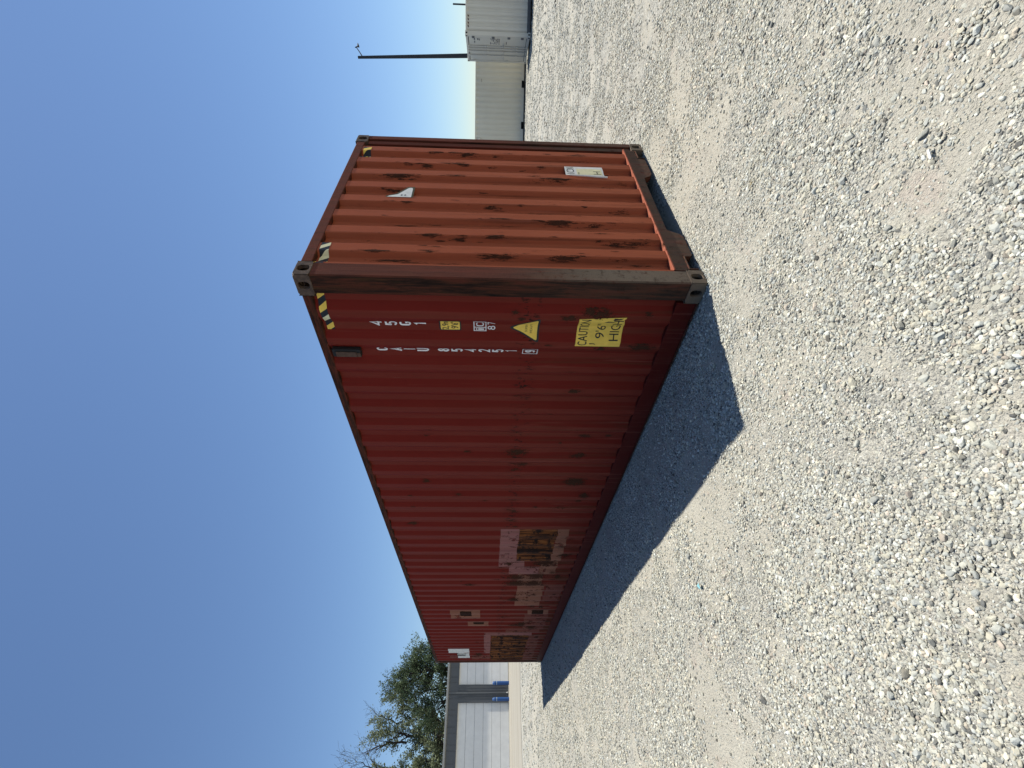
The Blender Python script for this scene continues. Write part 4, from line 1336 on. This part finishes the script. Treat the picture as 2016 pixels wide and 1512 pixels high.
xs = np.concatenate([-np.geomspace(16.5, 900, 26)[::-1] - 0, np.arange(-16, 7.01, .085), np.geomspace(7.3, 700, 26)])
ys = np.concatenate([-np.geomspace(6.3, 800, 26)[::-1], np.arange(-6, 13.01, .085), np.geomspace(13.3, 900, 34)])
GX, GY = np.meshgrid(xs, ys, indexing='ij')
GZ = gheight(GX, GY)
FN = fines(GX, GY)
nx, ny = GX.shape
me = bpy.data.meshes.new('ground')
V = np.stack([GX, GY, GZ], -1).reshape(-1, 3)
idx = np.arange(nx * ny).reshape(nx, ny)
Q = np.stack([idx[:-1, :-1], idx[1:, :-1], idx[1:, 1:], idx[:-1, 1:]], -1).reshape(-1, 4)
me.vertices.add(len(V)); me.vertices.foreach_set('co', V.ravel())
me.loops.add(Q.size); me.loops.foreach_set('vertex_index', Q.ravel())
me.polygons.add(len(Q)); me.polygons.foreach_set('loop_start', np.arange(0, Q.size, 4))
me.polygons.foreach_set('use_smooth', np.ones(len(Q), bool))
me.update(calc_edges=True)
at = me.attributes.new('fines', 'FLOAT', 'POINT'); at.data.foreach_set('value', FN.ravel())

def ground_mat():
    t = NT('gravel_ground')
    co = t.pos()
    a = t.n('ShaderNodeAttribute', attribute_name='fines').outputs['Fac']
    wc = t.n('ShaderNodeVectorMath', operation='ADD')
    wn_ = t.n('ShaderNodeTexNoise'); wn_.inputs['Scale'].default_value = 35; t.l(co, wn_.inputs['Vector'])
    sc = t.n('ShaderNodeVectorMath', operation='SCALE'); sc.inputs['Scale'].default_value = .012
    t.l(wn_.outputs['Color'], sc.inputs[0]); t.l(co, wc.inputs[0]); t.l(sc.outputs[0], wc.inputs[1])
    cw = wc.outputs[0]
    v1 = t.vor(cw, 70); v2 = t.vor(cw, 160); v3 = t.vor(cw, 32)
    r1 = t.sep(v1.outputs['Color']); r2 = t.sep(v2.outputs['Color']); r3 = t.sep(v3.outputs['Color'])
    pal = [(0.0, (0.13, 0.13, 0.125)), (0.2, (0.34, 0.335, 0.305)), (0.45, (0.50, 0.485, 0.425)), (0.75, (0.63, 0.60, 0.51)), (1.0, (0.82, 0.80, 0.72))]
    c1 = t.cramp(r1[0], pal); c2 = t.cramp(r2[0], pal); c3 = t.cramp(r3[1], pal)
    c = t.mix(t.smooth(r3[0], .55, .75), c1, c3)
    c = t.mix(0.35, c, c2)
    v4 = t.vor(cw, 13); c4 = t.cramp(t.sep(v4.outputs['Color'])[1], pal)
    pd = t.n('ShaderNodeVectorMath', operation='LENGTH'); t.l(co, pd.inputs[0])
    c = t.mix(t.smooth(pd.outputs['Value'], 7, 16, 0, .45), c, c4)
    big = t.noise(co, 0.35, 5, 0.6)
    med = t.noise(co, 2.2, 5, 0.65)
    sand = t.mix(t.ramp(med, .35, .65), (0.49, 0.455, 0.37), (0.58, 0.545, 0.445))
    gr = t.noise(co, 420, 3, .7)
    sand = t.mix(t.ramp(gr, .3, .7, 0, .6), sand, (0.33, 0.31, 0.28))
    pink = t.noise(co, 3.3, 4, .6)
    sand = t.mix(t.math('MULTIPLY', t.smooth(pink, .55, .68), .5), sand, (0.47, 0.38, 0.32))
    f = t.math('ADD', a, t.math('MULTIPLY', t.math('SUBTRACT', med, .5), .9))
    f = t.smooth(f, .12, .75, .18, .85)
    c = t.mix(f, c, sand)
    c = t.mix(t.ramp(big, .3, .7, 0, .15), c, (0.34, 0.33, 0.30))
    # height
    d1 = t.math('SUBTRACT', 1.0, t.math('MULTIPLY', v1.outputs['Distance'], 1.4))
    d3 = t.math('SUBTRACT', 1.0, t.math('MULTIPLY', v3.outputs['Distance'], 1.4))
    h = t.math('ADD', t.math('MULTIPLY', d1, t.ramp(f, .3, 1, .9, .15)), t.math('MULTIPLY', t.math('MULTIPLY', d3, r3[2]), t.ramp(f, .3, 1, 1.2, .15)))
    h = t.math('ADD', h, t.math('MULTIPLY', t.math('SUBTRACT', 1.0, v2.outputs['Distance']), .4))
    h = t.math('ADD', h, t.math('MULTIPLY', gr, .18))
    return t.fin(c, 0.92, t.bump(h, 1.0, 0.014), 0, 0.2, 0.80)
M_ground = ground_mat()
ground = mesh_obj('ground', me, M_ground)
setp(ground, 'pale compacted gravel and fines spreading across the whole yard', None, None, 'structure')

# concrete drive in front of the garage
def drive_mat():
    t = NT('dusty_drive')
    co = t.pos()
    st = t.noise(t.map(co, (2.0, .04, 1)), 1.0, 6, .7, .2)
    n1 = t.noise(co, .8, 5, .6)
    c = t.mix(t.ramp(st, .40, .60), (0.31, 0.28, 0.225), (0.46, 0.435, 0.375))
    c = t.mix(t.ramp(n1, .3, .7, 0, .35), c, (0.34, 0.30, 0.24))
    return t.fin(c, .85, t.bump(t.noise(co, 60, 4), .3, .006), 0, .3)
xs2 = np.linspace(-33.02, -21.4, 30); ys2 = np.linspace(-40, 40, 90)
AX, AY = np.meshgrid(xs2, ys2, indexing='ij')
edge = (fbm(AX * 0 + 3, AY, .7, 12, 3) - .5) * 1.2
w_ = np.clip((AX + 22.6) / 1.2, 0, 1)
AX2 = AX + edge * w_
AZ = gheight(AX2, AY) + .012 - .004 * w_
me = bpy.data.meshes.new('driveway')
V = np.stack([AX2, AY, AZ], -1).reshape(-1, 3)
idx = np.arange(AX.size).reshape(AX.shape)
Q = np.stack([idx[:-1, :-1], idx[1:, :-1], idx[1:, 1:], idx[:-1, 1:]], -1).reshape(-1, 4)
me.from_pydata(V.tolist(), [], Q.tolist())
dv = mesh_obj('driveway', me, drive_mat(), None, True)
setp(dv, 'smooth dusty cream driveway along the front of the garage', None, None, 'structure')

# ------------------------------------------------------------------ stones
def stone_mat(name, mode):
    t = NT(name)
    a = t.n('ShaderNodeAttribute', attribute_name='tone', attribute_type=mode).outputs['Fac']
    b = t.n('ShaderNodeAttribute', attribute_name='hue', attribute_type=mode).outputs['Fac']
    c = t.cramp(a, [(0.0, (0.10, 0.10, 0.10)), (0.10, (0.28, 0.28, 0.265)), (0.40, (0.46, 0.455, 0.42)), (0.75, (0.62, 0.605, 0.54)), (1.0, (0.84, 0.82, 0.76))])
    tint = t.cramp(b, [(0.0, (0.95, 1.0, 1.03)), (0.35, (0.98, 1.0, 0.97)), (0.65, (1.01, 1.0, 0.91)), (0.92, (1.06, 1.0, 0.86)), (1.0, (1.14, 0.98, 0.88))])
    c = t.mix(1.0, c, tint, 'MULTIPLY')
    n1 = t.noise(t.co(), 3.0, 5, .65)
    c = t.mix(t.ramp(n1, .35, .65, 0, .55), c, t.mix(.5, c, (0.42, 0.385, 0.32)))
    return t.fin(c, .85, t.bump(t.noise(t.co(), 9, 4, .7), .35, .05), 0, .25, 0.80)
M_stone_i = stone_mat('gravel_stone', 'INSTANCER')
M_stone_o = stone_mat('single_stone', 'OBJECT')

def stone_mesh(i, sub, mat):
    rd_ = random.Random(100 + i)
    bm = bmesh.new()
    bmesh.ops.create_icosphere(bm, subdivisions=sub, radius=.5)
    off = Vector((i * 7.1, i * 3.3, i * 1.7))
    cuts = [(Vector((rd_.gauss(0, 1), rd_.gauss(0, 1), rd_.gauss(0, .8))).normalized(), rd_.uniform(.27, .42)) for k in range(11)]
    for v in bm.verts:
        p = v.co.copy()
        p *= 1 + .22 * mnoise.noise(p * 2.2 + off) + .08 * mnoise.noise(p * 6 + off)
        for (n_, d_) in cuts:
            e = p.dot(n_) - d_
            if e > 0: p -= n_ * e * .95
        v.co = p
    me_ = bpy.data.meshes.new('stone')
    bm.to_mesh(me_); bm.free()
    me_.materials.append(mat)
    me_.polygons.foreach_set('use_smooth', [i % 3 == 0] * len(me_.polygons))
    return me_
tcol = bpy.data.collections.new('stone_templates')
NT_ = 14
for i in range(NT_):
    ob = bpy.data.objects.new('stone_template_%02d' % i, stone_mesh(i, 2, M_stone_i))
    tcol.objects.link(ob)

CX, CY = CAM.x, CAM.y
AZC = math.atan2(fwd.y, fwd.x)
def scatter(n, rmin, rmax, dlo, dhi, power, seed):
    """positions uniform over an angular sector of the yard; sizes from a power law"""
    r_ = np.random.default_rng(seed)
    rad = np.sqrt(r_.uniform(rmin ** 2, rmax ** 2, n))
    az = AZC + r_.uniform(R(-57), R(57), n)
    x = CX + rad * np.cos(az); y = CY + rad * np.sin(az)
    u = r_.random(n)
    p = 1 - power
    D = (dlo ** p + u * (dhi ** p - dlo ** p)) ** (1 / p)
    return x, y, D
AREA = lambda a, b: math.pi * (b * b - a * a) * (114 / 360)
sets = []
def zone(r0, r1, per_m2, lo, hi, pw, seed):
    n = int(AREA(r0, r1) * per_m2)
    sets.append(scatter(n, r0, r1, lo, hi, pw, seed))
zone(.7, 3.2, 10000, .0055, .012, 1.6, 1)
zone(.7, 3.2, 5600, .012, .023, 2.3, 2)
zone(3.2, 5.5, 4500, .008, .016, 1.6, 3)
zone(3.2, 5.5, 3000, .014, .027, 2.3, 4)
zone(5.5, 9, 2700, .014, .031, 2.0, 5)
zone(9, 16, 760, .020, .048, 1.8, 6)
zone(16, 30, 120, .035, .080, 2.0, 9)
zone(.7, 8, 170, .022, .036, 3.4, 7)
zone(.7, 7, 4, .036, .050, 3.2, 8)
X = np.concatenate([s[0] for s in sets]); Y = np.concatenate([s[1] for s in sets]); D = np.concatenate([s[2] for s in sets])
keep = (X > -20.5)
keep &= ~((X > -12.15) & (X < -.03) & (Y > .03) & (Y < 2.41))
F = fines(X, Y)
prob = np.clip(1.08 - F * 1.0, .22, 1)
prob = np.where(D < .011, np.maximum(prob, .45), prob)
clus = fbm(X, Y, 3.0, 41, 3)
prob *= np.where(D > .014, np.clip(.25 + (clus - .38) * 4.5, .12, 1.0), np.clip(.7 + (clus - .35) * 1.5, .5, 1))
keep &= rng.random(len(X)) < prob
# nothing big wedged under the castings or rails
keep &= ~((D > .02) & (X > -12.3) & (X < .04) & (Y > -.04) & (Y < 2.48))
X, Y, D = X[keep], Y[keep], D[keep]
n = len(X)
print('stones', n)
flat = rng.uniform(.40, .75, n)
SC = np.stack([D * rng.uniform(.95, 1.5, n), D * rng.uniform(.7, 1.05, n), D * flat], 1)
RO = np.stack([rng.normal(0, .28, n), rng.normal(0, .28, n), rng.uniform(0, 6.283, n)], 1)
Z = gheight(X, Y) + SC[:, 2] * rng.uniform(.02, .34, n)
TONE = np.clip(rng.normal(.50, .24, n), 0, 1)
TONE = np.where((rng.random(n) < .05) & (D < .03), rng.uniform(.85, 1, n), TONE)
TONE = np.where(D > .03, np.clip(TONE, 0, .58), TONE)
TONE = np.where(rng.random(n) < .03, rng.uniform(0, .12, n), TONE)
HUE = rng.random(n)
# the 300 stones that show largest become single objects, parts of the ground
dist = np.sqrt((X - CX) ** 2 + (Y - CY) ** 2 + CAM.z ** 2)
vv = np.stack([X - CX, Y - CY, Z - CAM.z], 1)
dep = vv @ np.array(fwd)
uu = (vv @ np.array(rgt)) / np.maximum(dep, .01) * 910.77; ww = (vv @ np.array(upv)) / np.maximum(dep, .01) * 910.77
px = 1008 - ww - 13.9; py = 756 - uu + 55.5
vis = (dep > 0) & (px > 0) & (px < 2016) & (py > 0) & (py < 1512)
score = np.where(vis, D / dist, 0)
order = np.argsort(-score)
big = order[:300]
rest = np.setdiff1d(np.arange(n), big)
me = bpy.data.meshes.new('gravel')
me.vertices.add(len(rest))
me.vertices.foreach_set('co', np.stack([X, Y, Z], 1)[rest].ravel())
def addattr(name, ty, data, key):
    a_ = me.attributes.new(name, ty, 'POINT'); a_.data.foreach_set(key, data.ravel())
addattr('scl', 'FLOAT_VECTOR', SC[rest].astype(np.float32), 'vector')
addattr('rot', 'FLOAT_VECTOR', RO[rest].astype(np.float32), 'vector')
addattr('idx', 'INT', rng.integers(0, NT_, len(rest)).astype(np.int32), 'value')
addattr('tone', 'FLOAT', TONE[rest].astype(np.float32), 'value')
addattr('hue', 'FLOAT', HUE[rest].astype(np.float32), 'value')
gravel = mesh_obj('gravel', me)
setp(gravel, 'loose grey and cream gravel stones scattered over the yard surface', 'gravel', None, 'stuff')
ng = bpy.data.node_groups.new('gravel_scatter', 'GeometryNodeTree')
ng.interface.new_socket('Geometry', in_out='INPUT', socket_type='NodeSocketGeometry')
ng.interface.new_socket('Geometry', in_out='OUTPUT', socket_type='NodeSocketGeometry')
gi = ng.nodes.new('NodeGroupInput'); go = ng.nodes.new('NodeGroupOutput')
ci = ng.nodes.new('GeometryNodeCollectionInfo'); ci.inputs['Collection'].default_value = tcol
ci.inputs['Separate Children'].default_value = True; ci.inputs['Reset Children'].default_value = True
ip = ng.nodes.new('GeometryNodeInstanceOnPoints'); ip.inputs['Pick Instance'].default_value = True
def na(name, dt):
    a_ = ng.nodes.new('GeometryNodeInputNamedAttribute'); a_.data_type = dt; a_.inputs['Name'].default_value = name
    return a_.outputs['Attribute']
e2r = ng.nodes.new('FunctionNodeEulerToRotation')
ng.links.new(na('rot', 'FLOAT_VECTOR'), e2r.inputs[0])
ng.links.new(gi.outputs[0], ip.inputs['Points']); ng.links.new(ci.outputs[0], ip.inputs['Instance'])
ng.links.new(na('idx', 'INT'), ip.inputs['Instance Index'])
ng.links.new(e2r.outputs[0], ip.inputs['Rotation'])
ng.links.new(na('scl', 'FLOAT_VECTOR'), ip.inputs['Scale'])
ng.links.new(ip.outputs[0], go.inputs[0])
md = gravel.modifiers.new('scatter', 'NODES'); md.node_group = ng

sm = [stone_mesh(i + 40, 3, M_stone_o) for i in range(10)]
for k, i in enumerate(big):
    o = bpy.data.objects.new('stone', sm[k % 10])
    COL.objects.link(o); o.parent = ground
    o.location = (X[i], Y[i], Z[i]); o.rotation_euler = tuple(RO[i]); o.scale = tuple(SC[i] * 1.08)
    o['tone'] = float(TONE[i]); o['hue'] = float(HUE[i])

# ------------------------------------------------------------------ small litter
def gh(x, y): return float(gheight(np.array([x]), np.array([y]))[0])
M_cy = simple('pale_cyan_plastic', (0.30, 0.62, 0.68), .4)
x_, y_ = -1.375, -1.641
bm = bmesh.new()
vv = [bm.verts.new(p) for p in ((-.02, -.012, .010), (.018, -.020, .018), (.030, .004, .026), (.004, .022, .014), (-.018, .012, .022))]
bm.faces.new(vv)
o = bm_obj('plastic_scrap', bm, M_cy); o.location = (x_, y_, gh(x_, y_) + .006)
sol = o.modifiers.new('t', 'SOLIDIFY'); sol.thickness = .002
setp(o, 'tiny pale cyan plastic scrap lying on the sunlit gravel', 'litter')
M_twig = simple('dry_twig', (0.10, 0.075, 0.05), .8)
bm = bmesh.new()
tube(bm, [(-.045, -.01, .012), (-.02, .004, .020), (.01, .006, .022), (.04, -.006, .012)], [.0022, .003, .0028, .0016], 6)
o = bm_obj('twig', bm, M_twig); o.location = (1.245, .66, gh(1.245, .66) + .006); o.rotation_euler = (0, 0, R(70))
setp(o, 'thin curved dark twig on the gravel right of the container', 'twig')
M_chip = simple('white_chip', (0.80, 0.80, 0.78), .4)
o = box_obj('plastic_chip', (-.018, -.004, 0), (.018, .004, .006), M_chip, None, .001)
o.location = (1.258, -1.033, gh(1.258, -1.033) + .012); o.rotation_euler = (R(8), R(-6), R(60))
setp(o, 'small narrow white chip of plastic among the near gravel', 'litter')
bm = bmesh.new()
for i in range(9):
    a = R(i * 40 + random.uniform(-12, 12))
    tube(bm, [(0, 0, .012), (.015 * math.cos(a), .015 * math.sin(a), .020), (.034 * math.cos(a), .034 * math.sin(a), .012)], [.0012, .0010, .0006], 4)
o = bm_obj('dry_grass_tuft', bm, simple('straw', (0.42, 0.33, 0.17), .8)); o.location = (.70, -.02, gh(.70, -.02))
setp(o, 'tiny dry straw tuft in the gravel in front of the red end wall', 'straw')
bpy.context.view_layer.update()
